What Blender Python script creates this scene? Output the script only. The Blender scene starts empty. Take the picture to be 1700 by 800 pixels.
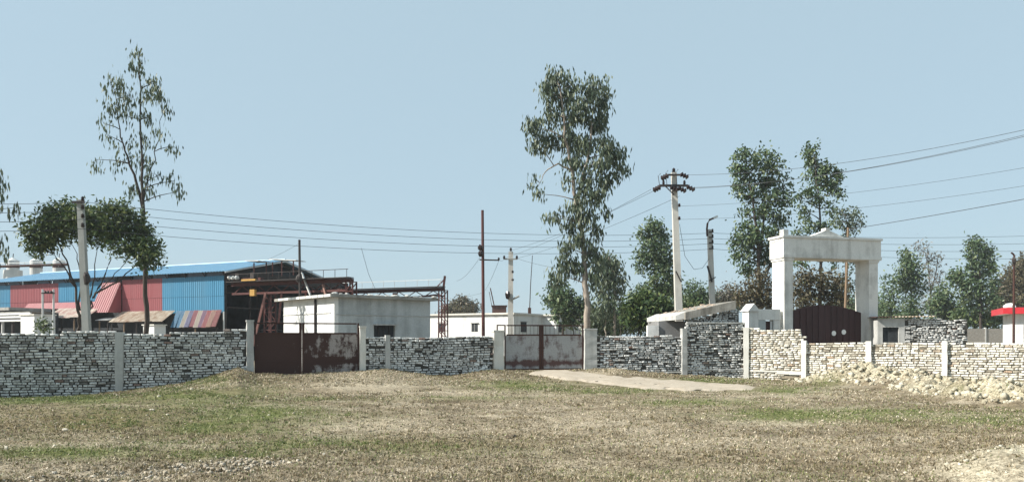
import bpy, math, random
import numpy as np
from mathutils import Vector
random.seed(7); rng = np.random.default_rng(7)
sc = bpy.context.scene
COL = sc.collection
R = math.radians
# ---------------------------------------------------------------- camera, sky, sun, exposure
FPX, HZ, CAMH = 1236.0, 559.0, 1.6
cam = bpy.data.cameras.new('camera'); camo = bpy.data.objects.new('camera', cam); COL.objects.link(camo)
camo.location = (0, 0, CAMH); camo.rotation_euler = (R(90), 0, 0)
cam.sensor_width = 36; cam.lens = 36 * FPX / 1700; cam.shift_y = (HZ - 400) / 1700
cam.clip_start = 0.1; cam.clip_end = 2000
sc.camera = camo
SUN_EL, SUN_AZ = 38.0, -102.0           # azimuth from +Y towards +X
w = bpy.data.worlds.new('World'); sc.world = w; w.use_nodes = True
nt = w.node_tree; nt.nodes.clear()
sky = nt.nodes.new('ShaderNodeTexSky'); sky.sky_type = 'NISHITA'; sky.sun_disc = False
sky.sun_elevation = R(SUN_EL); sky.sun_rotation = R(SUN_AZ)
sky.air_density = 1.0; sky.dust_density = 1.6; sky.ozone_density = 2.0
mixs = nt.nodes.new('ShaderNodeMix'); mixs.data_type = 'RGBA'; mixs.inputs['Factor'].default_value = 0.80
mixs.inputs['B'].default_value = (3.97, 5.24, 5.95, 1)      # thin even haze over the whole dome
bg = nt.nodes.new('ShaderNodeBackground'); bg.inputs['Strength'].default_value = 0.077
wo = nt.nodes.new('ShaderNodeOutputWorld')
nt.links.new(sky.outputs[0], mixs.inputs['A']); nt.links.new(mixs.outputs['Result'], bg.inputs[0]); nt.links.new(bg.outputs[0], wo.inputs[0])
sl = bpy.data.lights.new('sun', 'SUN'); sl.energy = 5.0; sl.angle = R(0.5); sl.color = (1.0, 0.95, 0.86)
so = bpy.data.objects.new('sun', sl); COL.objects.link(so)
sd = Vector((math.sin(R(SUN_AZ)) * math.cos(R(SUN_EL)), math.cos(R(SUN_AZ)) * math.cos(R(SUN_EL)), math.sin(R(SUN_EL))))
so.rotation_euler = (-sd).to_track_quat('-Z', 'Y').to_euler(); so.location = (-30, 0, 40)
sc.view_settings.view_transform = 'Standard'; sc.view_settings.look = 'None'
sc.view_settings.exposure = 0.8; sc.view_settings.gamma = 1.0
sc.render.engine = 'CYCLES'
sc.cycles.use_denoising = True
sc.cycles.max_bounces = 6; sc.cycles.transparent_max_bounces = 8; sc.cycles.volume_bounces = 0
# ---------------------------------------------------------------- helpers
def P(px, py, d):
    return Vector(((px - 850) / FPX * d, d, CAMH + (HZ - py) / FPX * d))
def V(*a): return Vector(a)
class MB:
    def __init__(s): s.v = []; s.f = []
    def hexa(s, p):
        b = len(s.v); s.v += [tuple(q) for q in p]
        for q in ((0,3,2,1),(4,5,6,7),(0,1,5,4),(1,2,6,5),(2,3,7,6),(3,0,4,7)): s.f.append(tuple(b+i for i in q))
        return s
    def obox(s, F, x0, x1, y0, y1, z0, z1):
        o, ux, uy = F
        def q(x, y, z): return (o[0]+ux[0]*x+uy[0]*y, o[1]+ux[1]*x+uy[1]*y, z)
        return s.hexa([q(x0,y0,z0),q(x1,y0,z0),q(x1,y1,z0),q(x0,y1,z0),q(x0,y0,z1),q(x1,y0,z1),q(x1,y1,z1),q(x0,y1,z1)])
    def tube(s, pts, r, n=8, cap=True):
        pts = [Vector(p) for p in pts]
        if not hasattr(r, '__len__'): r = [r]*len(pts)
        b = len(s.v)
        for i, p in enumerate(pts):
            t = (pts[min(i+1, len(pts)-1)] - pts[max(i-1, 0)])
            t = t.normalized() if t.length > 1e-9 else Vector((0,0,1))
            up = Vector((0,0,1)) if abs(t.z) < .9 else Vector((1,0,0))
            a = t.cross(up).normalized(); c = t.cross(a)
            for k in range(n):
                an = 2*math.pi*k/n
                s.v.append(tuple(p + (a*math.cos(an) + c*math.sin(an))*r[i]))
        for i in range(len(pts)-1):
            for k in range(n):
                s.f.append((b+i*n+k, b+i*n+(k+1)%n, b+(i+1)*n+(k+1)%n, b+(i+1)*n+k))
        if cap:
            s.f.append(tuple(b+k for k in range(n))[::-1]); s.f.append(tuple(b+(len(pts)-1)*n+k for k in range(n)))
        return s
    def beam(s, p, q, wd, ht):
        p = Vector(p); q = Vector(q); t = (q-p).normalized()
        up = Vector((0,0,1)) if abs(t.z) < .95 else Vector((0,1,0))
        a = t.cross(up).normalized()*wd/2; c = a.cross(t).normalized()*ht/2
        return s.hexa([p-a-c,p+a-c,q+a-c,q-a-c,p-a+c,p+a+c,q+a+c,q-a+c])
    def sheet(s, A, U, Wv, N, k, h, sag=0):
        A = Vector(A); U = Vector(U); Wv = Vector(Wv); N = Vector(N).normalized()*h
        us = []
        for i in range(k):
            for a, o in ((0,0),(.32,0),(.5,1),(.82,1)): us.append(((i+a)/k, o))
        us.append((1,0))
        b = len(s.v); m = len(us)
        th = N.normalized()*0.012
        for lay in (0, 1):
            for j in range(2):
                for u, o in us: s.v.append(tuple(A + U*u + Wv*j + N*o - th*lay))
        for i in range(m-1):
            s.f.append((b+i, b+i+1, b+m+i+1, b+m+i))
            c = b+2*m
            s.f.append((c+i, c+m+i, c+m+i+1, c+i+1))
            s.f.append((b+i, c+i, c+i+1, b+i+1)); s.f.append((b+m+i, b+m+i+1, c+m+i+1, c+m+i))
        c = b+2*m
        s.f.append((b, b+m, c+m, c)); s.f.append((b+m-1, c+m-1, c+2*m-1, b+2*m-1))
        return s
    def lump(s, c, rx, ry, rz, seed=0, n=7, m=5):
        rr = random.Random(seed); b = len(s.v)
        ph = rr.random()*6
        for j in range(1, m):
            th = math.pi*j/m
            for k in range(n):
                an = 2*math.pi*k/n + ph
                q = 1 + rr.uniform(-.22, .22)
                s.v.append((c[0]+rx*q*math.sin(th)*math.cos(an), c[1]+ry*q*math.sin(th)*math.sin(an), c[2]+rz*q*math.cos(th)))
        t = len(s.v); s.v.append((c[0], c[1], c[2]+rz)); s.v.append((c[0], c[1], c[2]-rz))
        for j in range(m-2):
            for k in range(n):
                s.f.append((b+j*n+k, b+(j+1)*n+k, b+(j+1)*n+(k+1)%n, b+j*n+(k+1)%n))
        for k in range(n):
            s.f.append((t, b+k, b+(k+1)%n)); s.f.append((t+1, b+(m-2)*n+(k+1)%n, b+(m-2)*n+k))
        return s
    def build(s, name, mat, parent=None, smooth=False):
        me = bpy.data.meshes.new(name)
        o0 = wloc(parent)
        me.from_pydata([(a[0]-o0[0], a[1]-o0[1], a[2]-o0[2]) for a in s.v], [], s.f); me.materials.append(mat)
        if smooth: me.shade_smooth()
        ob = bpy.data.objects.new(name, me); COL.objects.link(ob)
        if parent: ob.parent = parent
        return ob
def wloc(p):
    l = Vector((0,0,0))
    while p is not None: l = l + p.location; p = p.parent
    return l
def np_mesh(name, v, f, mat, parent=None, smooth=False):
    v = np.asarray(v, dtype=np.float32); o0 = wloc(parent); v = v - np.array(o0, dtype=np.float32)
    f = np.asarray(f, dtype=np.int32); k = f.shape[1]
    me = bpy.data.meshes.new(name); me.vertices.add(len(v)); me.vertices.foreach_set('co', v.ravel())
    me.loops.add(f.size); me.loops.foreach_set('vertex_index', f.ravel())
    me.polygons.add(len(f)); me.polygons.foreach_set('loop_start', np.arange(0, f.size, k, dtype=np.int32))
    me.update(calc_edges=True); me.materials.append(mat)
    if smooth: me.shade_smooth()
    ob = bpy.data.objects.new(name, me); COL.objects.link(ob)
    if parent: ob.parent = parent
    return ob
def tag(o, label=None, cat=None, group=None, kind=None):
    if label: o['label'] = label
    if cat: o['category'] = cat
    if group: o['group'] = group
    if kind: o['kind'] = kind
    return o
def thing(name, loc, label, cat, group=None):
    o = bpy.data.objects.new(name, None); COL.objects.link(o); o.location = Vector(loc); o.empty_display_size = .3
    return tag(o, label, cat, group)
# ---------------------------------------------------------------- materials
def newmat(name):
    m = bpy.data.materials.new(name); m.use_nodes = True; n = m.node_tree; n.nodes.clear()
    out = n.nodes.new('ShaderNodeOutputMaterial'); b = n.nodes.new('ShaderNodeBsdfPrincipled')
    n.links.new(b.outputs[0], out.inputs[0]); b.inputs['Specular IOR Level'].default_value = .3
    return m, n, b, out
def noise(n, scale, detail=5, rough=.6, vec=None, stretch=None, dist=0):
    t = n.nodes.new('ShaderNodeTexNoise'); t.inputs['Scale'].default_value = scale; t.inputs['Detail'].default_value = detail
    t.inputs['Roughness'].default_value = rough; t.inputs['Distortion'].default_value = dist
    if vec is None:
        g = n.nodes.new('ShaderNodeNewGeometry'); vec = g.outputs['Position']
    if stretch:
        mp = n.nodes.new('ShaderNodeMapping'); mp.inputs['Scale'].default_value = stretch; n.links.new(vec, mp.inputs['Vector']); vec = mp.outputs[0]
    n.links.new(vec, t.inputs['Vector']); return t.outputs['Fac']
def ramp(n, fac, stops, interp='LINEAR'):
    r = n.nodes.new('ShaderNodeValToRGB'); r.color_ramp.interpolation = interp
    el = r.color_ramp.elements
    while len(el) < len(stops): el.new(.5)
    for e, (p, c) in zip(el, stops):
        e.position = p; e.color = (*c, 1) if len(c) == 3 else c
    n.links.new(fac, r.inputs[0]); return r.outputs[0]
def mix(n, fac, a, b, mode='MIX'):
    x = n.nodes.new('ShaderNodeMix'); x.data_type = 'RGBA'; x.blend_type = mode
    for s, k in ((fac, 'Factor'), (a, 'A'), (b, 'B')):
        sock = [i for i in x.inputs if i.name == k and (i.type == ('VALUE' if k == 'Factor' else 'RGBA'))][0]
        if hasattr(s, 'links'): n.links.new(s, sock)
        elif isinstance(s, (int, float)): sock.default_value = s
        else: sock.default_value = (*s, 1)
    return [o for o in x.outputs if o.type == 'RGBA'][0]
def bump(n, b, h, strength=.4, dist=.02):
    bp = n.nodes.new('ShaderNodeBump'); bp.inputs['Strength'].default_value = strength; bp.inputs['Distance'].default_value = dist
    n.links.new(h, bp.inputs['Height']); n.links.new(bp.outputs[0], b.inputs['Normal'])
G3 = lambda g: (g, g, g)
def weathered(name, c, stain, amt=.5, scale=1.5, rough=.85, metal=0, streak=True, bmp=.3, fine=.25, lo=.45, hi=.72):
    """base colour with blotches and run-down streaks of a second colour"""
    m, n, b, o = newmat(name)
    f1 = noise(n, scale, 6, .65)
    f2 = noise(n, scale*2.2, 5, .6, stretch=(1, 1, .12)) if streak else noise(n, scale*3, 5, .6)
    s = n.nodes.new('ShaderNodeMath'); s.operation = 'MULTIPLY_ADD'; s.inputs[1].default_value = .5; n.links.new(f1, s.inputs[0])
    h = n.nodes.new('ShaderNodeMath'); h.operation = 'MULTIPLY'; h.inputs[1].default_value = .5; n.links.new(f2, h.inputs[0]); n.links.new(h.outputs[0], s.inputs[2])
    k = ramp(n, s.outputs[0], [(lo, G3(0)), (hi, G3(amt))])
    col = mix(n, k, c, stain)
    fn = noise(n, scale*22, 4, .7)
    v = ramp(n, fn, [(.25, G3(1-fine)), (.75, G3(1+0*fine))])
    col = mix(n, 1.0, col, v, 'MULTIPLY')
    n.links.new(col, b.inputs['Base Color']); b.inputs['Roughness'].default_value = rough; b.inputs['Metallic'].default_value = metal
    if bmp: bump(n, b, fn, bmp, .02)
    return m
def plain(name, c, rough=.7, metal=0, var=.25, scale=6):
    m, n, b, o = newmat(name)
    v = ramp(n, noise(n, scale, 5, .65), [(.3, tuple(x*(1-var) for x in c)), (.7, tuple(min(1, x*(1+var*.6)) for x in c))])
    n.links.new(v, b.inputs['Base Color']); b.inputs['Roughness'].default_value = rough; b.inputs['Metallic'].default_value = metal
    return m
def brickmat(name, stops, island):
    m, n, b, o = newmat(name)
    if island:
        g = n.nodes.new('ShaderNodeNewGeometry'); r = g.outputs['Random Per Island']
    else:
        g = n.nodes.new('ShaderNodeObjectInfo'); r = g.outputs['Random']
    c = ramp(n, r, stops)
    big = noise(n, .9, 5, .65)
    c = mix(n, 1.0, c, ramp(n, big, [(.3, G3(.82)), (.62, G3(1.1))]), 'MULTIPLY')
    fn = noise(n, 21, 6, .75)
    c = mix(n, 1.0, c, ramp(n, fn, [(.36, G3(.25)), (.47, G3(.85)), (.62, G3(1.2))]), 'MULTIPLY')
    md = noise(n, 5.5, 5, .7); c = mix(n, 1.0, c, ramp(n, md, [(.36, G3(.7)), (.5, G3(1.05))]), 'MULTIPLY')
    n.links.new(c, b.inputs['Base Color']); b.inputs['Roughness'].default_value = .95; bump(n, b, fn, .5, .02)
    return m
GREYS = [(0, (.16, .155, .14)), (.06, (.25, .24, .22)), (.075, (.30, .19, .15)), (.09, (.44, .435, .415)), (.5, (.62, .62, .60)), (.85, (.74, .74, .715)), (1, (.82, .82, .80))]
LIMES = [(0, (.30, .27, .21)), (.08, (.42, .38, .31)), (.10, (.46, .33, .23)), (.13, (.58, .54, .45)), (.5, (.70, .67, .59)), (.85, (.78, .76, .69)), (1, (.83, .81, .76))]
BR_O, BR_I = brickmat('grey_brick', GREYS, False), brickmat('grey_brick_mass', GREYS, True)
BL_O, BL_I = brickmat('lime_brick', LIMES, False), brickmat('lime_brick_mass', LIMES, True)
MORTAR = plain('old_mortar', (.055, .052, .046), .95, 0, .5, 12)
MORTAR_L = plain('pale_mortar', (.22, .19, .145), .95, 0, .5, 12)
CONC = weathered('grey_concrete', (.52, .52, .50), (.16, .155, .14), .7, 2.0)
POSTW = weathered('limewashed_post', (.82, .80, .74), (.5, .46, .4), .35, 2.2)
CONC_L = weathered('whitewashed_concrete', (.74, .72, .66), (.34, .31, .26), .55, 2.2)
WHITE = weathered('white_plaster', (.80, .80, .78), (.33, .34, .33), .7, .9, lo=.5, hi=.76)
WHITE_SHADE = weathered('shaded_stained_plaster', (.52, .55, .55), (.16, .17, .17), .75, .8, lo=.47, hi=.7)  # white plaster made darker for faces out of the sun, with stains
ROOFC = weathered('mossy_slab', (.36, .35, .32), (.09, .085, .07), .85, 1.4, streak=False)
ARCHW = weathered('arch_whitewash', (.78, .77, .73), (.30, .285, .26), .8, 1.1, lo=.47, hi=.7)
RUST = weathered('rust_brown', (.075, .032, .024), (.03, .016, .013), .7, 3, .8, 0, True, .3, .4)
RUSTRED = weathered('rust_red_steel', (.105, .036, .032), (.04, .018, .016), .7, 3, .75, 0, True, .2, .3)
DARKST = plain('dark_steel', (.05, .042, .04), .7, .2, .4, 8)
POLE = weathered('pole_concrete', (.62, .60, .55), (.30, .285, .26), .6, 1.5, .9)
POLE_G = weathered('grey_pole_concrete', (.36, .37, .35), (.17, .17, .16), .6, 1.5, .9)
INSUL = plain('brown_porcelain', (.03, .02, .02), .25, 0, .3)
WIRE = plain('wire', (.07, .075, .08), .6, .3, .2)
BLUE = weathered('blue_sheet', (.06, .225, .37), (.11, .24, .34), .5, .5, .5, 0, True, .05, .08)
RED = weathered('red_sheet', (.29, .085, .095), (.24, .10, .105), .5, .5, .55, 0, True, .05, .08)
ROOFB = weathered('blue_roof_sheet', (.16, .33, .48), (.28, .40, .48), .6, .6, .45, 0, True, .05, .08)
TINR = weathered('rusty_tin', (.64, .57, .47), (.30, .17, .10), .85, 1.4, .7, .1, True, .1, .2, .4, .62)
TINP = weathered('pinkish_tin', (.72, .66, .57), (.50, .25, .22), .9, 1.1, .7, 0, True, .1, .2, .42, .6)
DARKIN = plain('inside_shade', (.035, .04, .045), .9, 0, .4, 2)  # near-black colour stands in for shade inside openings and under roofs
YELLOW = weathered('yellow_paint', (.50, .29, .07), (.2, .1, .03), .6, 4, .6)
GALV = weathered('galvanised', (.62, .63, .62), (.36, .36, .35), .6, .8, .5, .2, True, .05, .1)
GATEBROWN = weathered('dark_maroon_paint', (.06, .027, .027), (.03, .016, .016), .6, 2, .65)
REDP = plain('red_paint', (.50, .03, .04), .5, 0, .15, 3)
WHITEP = plain('white_enamel', (.82, .82, .8), .4, 0, .05)
BAMBOO = weathered('bamboo', (.27, .19, .125), (.12, .08, .05), .6, 3)
BARK = weathered('dark_bark', (.075, .06, .05), (.035, .028, .024), .8, 4, .95)
BARKP = weathered('pale_bark', (.42, .36, .30), (.14, .11, .09), .85, 2.5, .9, lo=.38, hi=.62)
STRIPE = [weathered('stripe_%d' % i, c, tuple(q*.6+.08 for q in c), .7, 2.0, .6, 0, True, .05, .15) for i, c in enumerate(((.10, .23, .35), (.10, .23, .35), (.36, .33, .29), (.17, .17, .27), (.28, .10, .12), (.40, .35, .30), (.22, .13, .20), (.30, .09, .10), (.33, .20, .16), (.28, .10, .10)))]
def gatepaint(name, under, paint, zoff, lo, hi):
    m, n, b, o = newmat(name)
    f1 = noise(n, 2.2, 7, .72); f2 = noise(n, 5.0, 6, .7, stretch=(1, 1, .3))
    tc = n.nodes.new('ShaderNodeNewGeometry'); sx = n.nodes.new('ShaderNodeSeparateXYZ'); n.links.new(tc.outputs['Position'], sx.inputs[0])
    a = n.nodes.new('ShaderNodeMath'); a.operation = 'MULTIPLY_ADD'; a.inputs[1].default_value = .55; n.links.new(f1, a.inputs[0])
    c2 = n.nodes.new('ShaderNodeMath'); c2.operation = 'MULTIPLY'; c2.inputs[1].default_value = .45; n.links.new(f2, c2.inputs[0]); n.links.new(c2.outputs[0], a.inputs[2])
    fac = a.outputs[0]
    if zoff:    # horizontal band of rust where the weld strip runs, and paint worn off to the right
        zz, wz, ax, bx = zoff
        d = n.nodes.new('ShaderNodeMath'); d.operation = 'MULTIPLY_ADD'; d.inputs[1].default_value = ax; d.inputs[2].default_value = bx; n.links.new(sx.outputs[0], d.inputs[0])
        cl = n.nodes.new('ShaderNodeClamp'); cl.inputs['Min'].default_value = -.07; cl.inputs['Max'].default_value = .07; n.links.new(d.outputs[0], cl.inputs[0])
        e = n.nodes.new('ShaderNodeMath'); e.operation = 'ADD'; n.links.new(fac, e.inputs[0]); n.links.new(cl.outputs[0], e.inputs[1])
        zb = n.nodes.new('ShaderNodeMath'); zb.operation = 'SUBTRACT'; zb.inputs[1].default_value = zz; n.links.new(sx.outputs[2], zb.inputs[0])
        za = n.nodes.new('ShaderNodeMath'); za.operation = 'ABSOLUTE'; n.links.new(zb.outputs[0], za.inputs[0])
        zr = n.nodes.new('ShaderNodeMapRange'); zr.inputs['From Min'].default_value = 0; zr.inputs['From Max'].default_value = wz; zr.inputs['To Min'].default_value = -.2; zr.inputs['To Max'].default_value = 0; n.links.new(za.outputs[0], zr.inputs[0])
        e2 = n.nodes.new('ShaderNodeMath'); e2.operation = 'ADD'; n.links.new(e.outputs[0], e2.inputs[0]); n.links.new(zr.outputs[0], e2.inputs[1])
        fac = e2.outputs[0]
    k = ramp(n, fac, [(lo, G3(0)), (hi, G3(1))])
    fn = noise(n, 30, 4, .7)
    col = mix(n, k, under, paint)
    col = mix(n, 1.0, col, ramp(n, fn, [(.3, G3(.7)), (.7, G3(1))]), 'MULTIPLY')
    n.links.new(col, b.inputs['Base Color']); b.inputs['Roughness'].default_value = .75; bump(n, b, fn, .15, .01)
    return m
GATE1 = gatepaint('rusted_gate_plate', (.062, .028, .022), (.38, .34, .32), (.78, .16, .10, .69), .52, .60)
GATE2 = gatepaint('grey_gate_plate', (.11, .06, .055), (.40, .40, .40), (.62, .16, .0, .05), .43, .56)
def leafmat(name, cols, trans=.25):
    m, n, b, o = newmat(name)
    g = n.nodes.new('ShaderNodeNewGeometry')
    k = len(cols)
    c = ramp(n, g.outputs['Random Per Island'], [(i/(k-1), cc) for i, cc in enumerate(cols)])
    n.links.new(c, b.inputs['Base Color']); b.inputs['Roughness'].default_value = .5
    t = n.nodes.new('ShaderNodeBsdfTranslucent'); n.links.new(c, t.inputs[0])
    ms = n.nodes.new('ShaderNodeMixShader'); ms.inputs[0].default_value = trans
    n.links.new(b.outputs[0], ms.inputs[1]); n.links.new(t.outputs[0], ms.inputs[2]); n.links.new(ms.outputs[0], o.inputs[0])
    return m
LEAF_E = leafmat('eucalyptus_leaf', [(.05, .075, .048), (.075, .105, .065), (.12, .15, .09), (.19, .215, .14)])
LEAF_Y = leafmat('young_leaf', [(.06, .08, .045), (.09, .12, .06), (.16, .19, .08), (.30, .30, .09)])
LEAF_B = leafmat('broad_leaf', [(.03, .058, .022), (.055, .09, .032), (.10, .14, .05), (.20, .23, .09)])
LEAF_M = leafmat('mango_leaf', [(.022, .045, .02), (.035, .065, .025), (.06, .095, .03), (.12, .15, .045)])
LEAF_R = leafmat('far_leaf', [(.04, .075, .038), (.065, .11, .05), (.11, .155, .075), (.20, .235, .12)])
LEAF_D = leafmat('dry_leaf', [(.06, .055, .035), (.10, .085, .05), (.15, .12, .075), (.10, .11, .055)])
LEAF_G = leafmat('twig_grey_leaf', [(.10, .095, .08), (.15, .14, .115), (.20, .18, .15), (.11, .12, .08)])
# ---------------------------------------------------------------- terrain
def hsh(ix, iy, seed):
    n = (ix.astype(np.int64)*374761393 + iy.astype(np.int64)*668265263 + seed*1442695041) & 0xffffffff
    n = ((n ^ (n >> 13))*1274126177) & 0xffffffff
    return ((n ^ (n >> 16)) & 0xffff)/65535.0
def vn(x, y, seed=0):
    x = np.asarray(x, float); y = np.asarray(y, float)
    ix = np.floor(x); iy = np.floor(y); fx = x-ix; fy = y-iy
    fx = fx*fx*(3-2*fx); fy = fy*fy*(3-2*fy)
    a = hsh(ix, iy, seed); b = hsh(ix+1, iy, seed); c = hsh(ix, iy+1, seed); d = hsh(ix+1, iy+1, seed)
    return (a*(1-fx)+b*fx)*(1-fy)+(c*(1-fx)+d*fx)*fy - .5
W_PX = [-400, -190, 410, 597, 827, 977, 1238, 1880, 2300]
W_D = [20.8, 21.6, 24.6, 26.0, 27.6, 28.3, 29.0, 23.2, 20.8]
B_PX = [-400, -150, 0, 100, 200, 300, 370, 395, 425, 500, 590, 640, 700, 745, 820, 900, 975, 1020, 1060, 1135, 1238, 1335, 1380, 1440, 1520, 1600, 1700, 1850, 2300]
B_Y = [664, 662, 660, 657, 650, 637, 618, 610, 621, 620, 616, 612, 620, 624, 613, 615, 613, 611, 616, 621, 629, 632, 622, 616, 620, 628, 632, 634, 636]
def Dw(px): return 1/np.interp(px, W_PX, 1/np.array(W_D))      # straight walls: 1/depth is linear in px
def zbase(px): return CAMH - (np.interp(px, B_PX, B_Y)-HZ)/FPX*Dw(px)
def pix(x, y):
    y = np.maximum(y, .5); return 850 + FPX*np.asarray(x)/y
RIDGE = [(1362, 27.0, 0.104, 0.96), (1385, 25.8, 0.313, 1.08), (1430, 24.6, 0.376, 1.08), (1475, 23.4, 0.418, 1.08), (1520, 22.6, 0.376, 0.96), (1555, 21.0, 0.376, 1.02), (1595, 19.6, 0.313, 0.9), (1625, 18.7, 0.418, 0.9), (1660, 18.0, 0.459, 0.9), (1695, 17.6, 0.418, 0.84), (1735, 17.3, 0.418, 0.84), (1790, 16.9, 0.418, 0.96)]
RIDGE = [((p-850)/FPX*d, d, h, r) for p, d, h, r in RIDGE]
HEAPS = [((1685-850)/FPX*8.5, 8.5, .20, .75), ((1630-850)/FPX*8.1, 8.1, .12, .6), ((1740-850)/FPX*8.9, 8.9, .2, .8), ((848-850)/FPX*12.3, 12.45, .06, .22)]
def ground(x, y, fine=True):
    x = np.asarray(x, float); y = np.asarray(y, float)
    px = np.clip(pix(x, y), -900, 2600); D = Dw(px); zb = zbase(px); dist = D - y
    k = np.where(dist > 0, np.exp(-(np.maximum(dist, 0)/3.2)**2), np.exp(-(np.maximum(-dist, 0)/5.0)**2))
    k = np.where(y < 2, 0, k)
    z = zb*k
    z = z + .10*vn(x*.35, y*.35, 3)*(1-.6*k) + .045*vn(x*1.1, y*1.1, 4)
    for hx, hy, h, r in HEAPS: z = z + h*np.exp(-((x-hx)**2+(y-hy)**2)/(r*r))
    rd = np.zeros_like(z)
    for hx, hy, h, r in RIDGE: rd = np.maximum(rd, h*np.exp(-((x-hx)**2+(y-hy)**2)/(r*r)))
    z = z + rd*(1+.7*vn(x*1.8, y*1.8, 8)+.8*vn(x*4.5, y*4.5, 9)+.6*vn(x*9, y*9, 10))
    # wheel ruts at the lower left
    for x0, x1 in ((-5.6, -3.4), (-4.4, -2.9)):
        t = (y-8.0)/1.6; cx = x0+(x1-x0)*t; m = np.exp(-((x-cx)/.22)**2)*np.clip(1-np.abs(t-.4)/1.1, 0, 1)
        z = z - .05*m*(1+1.6*vn(x*9, y*9, 12))
    if fine:
        z = z + .04*vn(x*3.1, y*3.1, 5) + .03*vn(x*7, y*7, 6) + .02*vn(x*14, y*14, 7)
    return z
def gz(x, y): return float(ground(np.array([x]), np.array([y]), False)[0])
def hit(px, py):
    """where the sight line of a pixel meets the ground (bisection)"""
    px = np.asarray(px, float); py = np.asarray(py, float); a = np.full(px.shape, 5.0); b = Dw(px)+.45
    for _ in range(26):
        m = (a+b)/2; f = (CAMH-ground((px-850)/FPX*m, m, False))*FPX-(py-HZ)*m
        a = np.where(f > 0, m, a); b = np.where(f > 0, b, m)
    d = (a+b)/2; x = (px-850)/FPX*d
    return x, d, ground(x, d, False)
def blobs_at(px, py, L):
    s = np.zeros_like(px)
    for a, b, rx, ry, k in L: s = np.maximum(s, k*np.exp(-((px-a)/rx)**2-((py-b)/ry)**2))
    return s
GREEN = [(60, 664, 190, 8, .9), (310, 660, 100, 20, .75), (430, 690, 110, 22, 1), (380, 710, 120, 14, .85), (230, 690, 280, 45, .3), (340, 632, 60, 12, .6), (400, 735, 300, 12, .5), (120, 750, 170, 11, .9), (330, 752, 150, 12, .6), (300, 725, 420, 8, .25), (860, 640, 110, 9, .8), (1010, 648, 120, 7, .55), (1180, 668, 110, 7, .8),
         (1330, 688, 150, 11, 1), (1480, 690, 130, 11, .7), (1300, 648, 80, 7, .7), (1150, 632, 130, 4, .7), (1370, 632, 40, 14, .6), (1650, 645, 90, 10, .8), (1600, 695, 160, 14, .6), (700, 745, 200, 16, .3), (560, 690, 100, 10, .3), (1100, 790, 300, 12, .2), (540, 662, 120, 5, .45), (780, 660, 150, 4, .45), (420, 650, 60, 18, .4)]
PALE = [(640, 640, 150, 9, .9), (720, 650, 160, 6, .8), (600, 622, 110, 7, .6), (408, 608, 22, 5, .6), (1000, 616, 60, 5, .8), (640, 705, 170, 16, .5), (1000, 700, 300, 20, .42), (1150, 735, 300, 18, .5), (1250, 703, 160, 7, .6), (1340, 656, 140, 6, .7), (1500, 730, 240, 20, .4), (1650, 790, 110, 25, 1), (950, 770, 350, 20, .35), (100, 780, 220, 14, .5), (1560, 690, 200, 4, .4), (880, 705, 320, 40, .25)]
BROWN = [(120, 700, 190, 22, .9), (320, 715, 120, 10, .6), (470, 640, 70, 14, .5), (250, 660, 150, 10, .4), (850, 722, 60, 6, .5), (700, 735, 260, 10, .35), (1500, 745, 260, 14, .35), (1030, 765, 250, 9, .3), (1600, 715, 180, 10, .5)]
CLODS = [(1440, 635, 75, 14, .9), (1560, 650, 60, 12, 1), (1650, 660, 60, 14, 1), (1740, 665, 60, 16, 1), (1480, 628, 90, 9, .6), (1670, 790, 60, 20, .9)]
def masks(x, y, z):
    px = pix(x, y); py = HZ + FPX*(CAMH-z)/np.maximum(y, .5)
    wob = 1 + .9*vn(x*.9, y*.5, 21) + .7*vn(x*3, y*2, 22)
    g = blobs_at(px, py, GREEN)*wob; p = blobs_at(px, py, PALE)*wob; b = blobs_at(px, py, BROWN)*wob; c = np.zeros_like(px)
    for hx, hy, h, r in RIDGE+HEAPS[:3]: c = np.maximum(c, (1.5 if hy > 12 else 1.0)*np.exp(-((x-hx)**2+(y-hy)**2)/(r*r*.8)))
    c = c*(1+1.2*vn(x*2.5, y*2.5, 23)) - .22
    return np.clip(g, 0, 1), np.clip(p, 0, 1), np.clip(b, 0, 1), np.clip(c, 0, 1)
def inpath(x, y, m=0):
    px = pix(x, y); py = HZ+FPX*(CAMH-ground(x, y, False))/np.maximum(y, .5)
    up = np.interp(px, [838, 900, 965, 1010, 1080, 1160, 1275], [617, 616, 616, 621, 626, 632, 644]); lo = np.interp(px, [835, 880, 930, 1000, 1075, 1170, 1262], [618, 622, 629, 640, 648, 650, 648])
    return (px > 885) & (px < 1265) & (py > up-m) & (py < lo+m)
def axis(lo, a, b, hi, step):
    m = np.arange(a, b, step)
    l = []; s = step; q = a
    while q > lo: s *= 1.16; q -= s; l.append(q)
    r = []; s = step; q = b
    while q < hi: r.append(q); s *= 1.16; q += s
    return np.array(l[::-1] + list(m) + r + [hi+5])
xs = axis(-420, -18, 21, 420, .075); ys = axis(-60, 7, 30, 420, .075)
XX, YY = np.meshgrid(xs, ys); ZZ = ground(XX, YY)
pxg = pix(XX, YY); inp = inpath(XX.ravel(), YY.ravel(), 5).reshape(XX.shape) | ((pxg > 860) & (pxg < 890) & (YY > 24) & (YY < 30)); ZZ = np.where(inp, ground(XX, YY, False), ZZ)
nx, ny = len(xs), len(ys)
idx = np.arange(nx*ny).reshape(ny, nx)
gq = np.stack([idx[:-1, :-1], idx[:-1, 1:], idx[1:, 1:], idx[1:, :-1]], -1).reshape(-1, 4)
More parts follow.
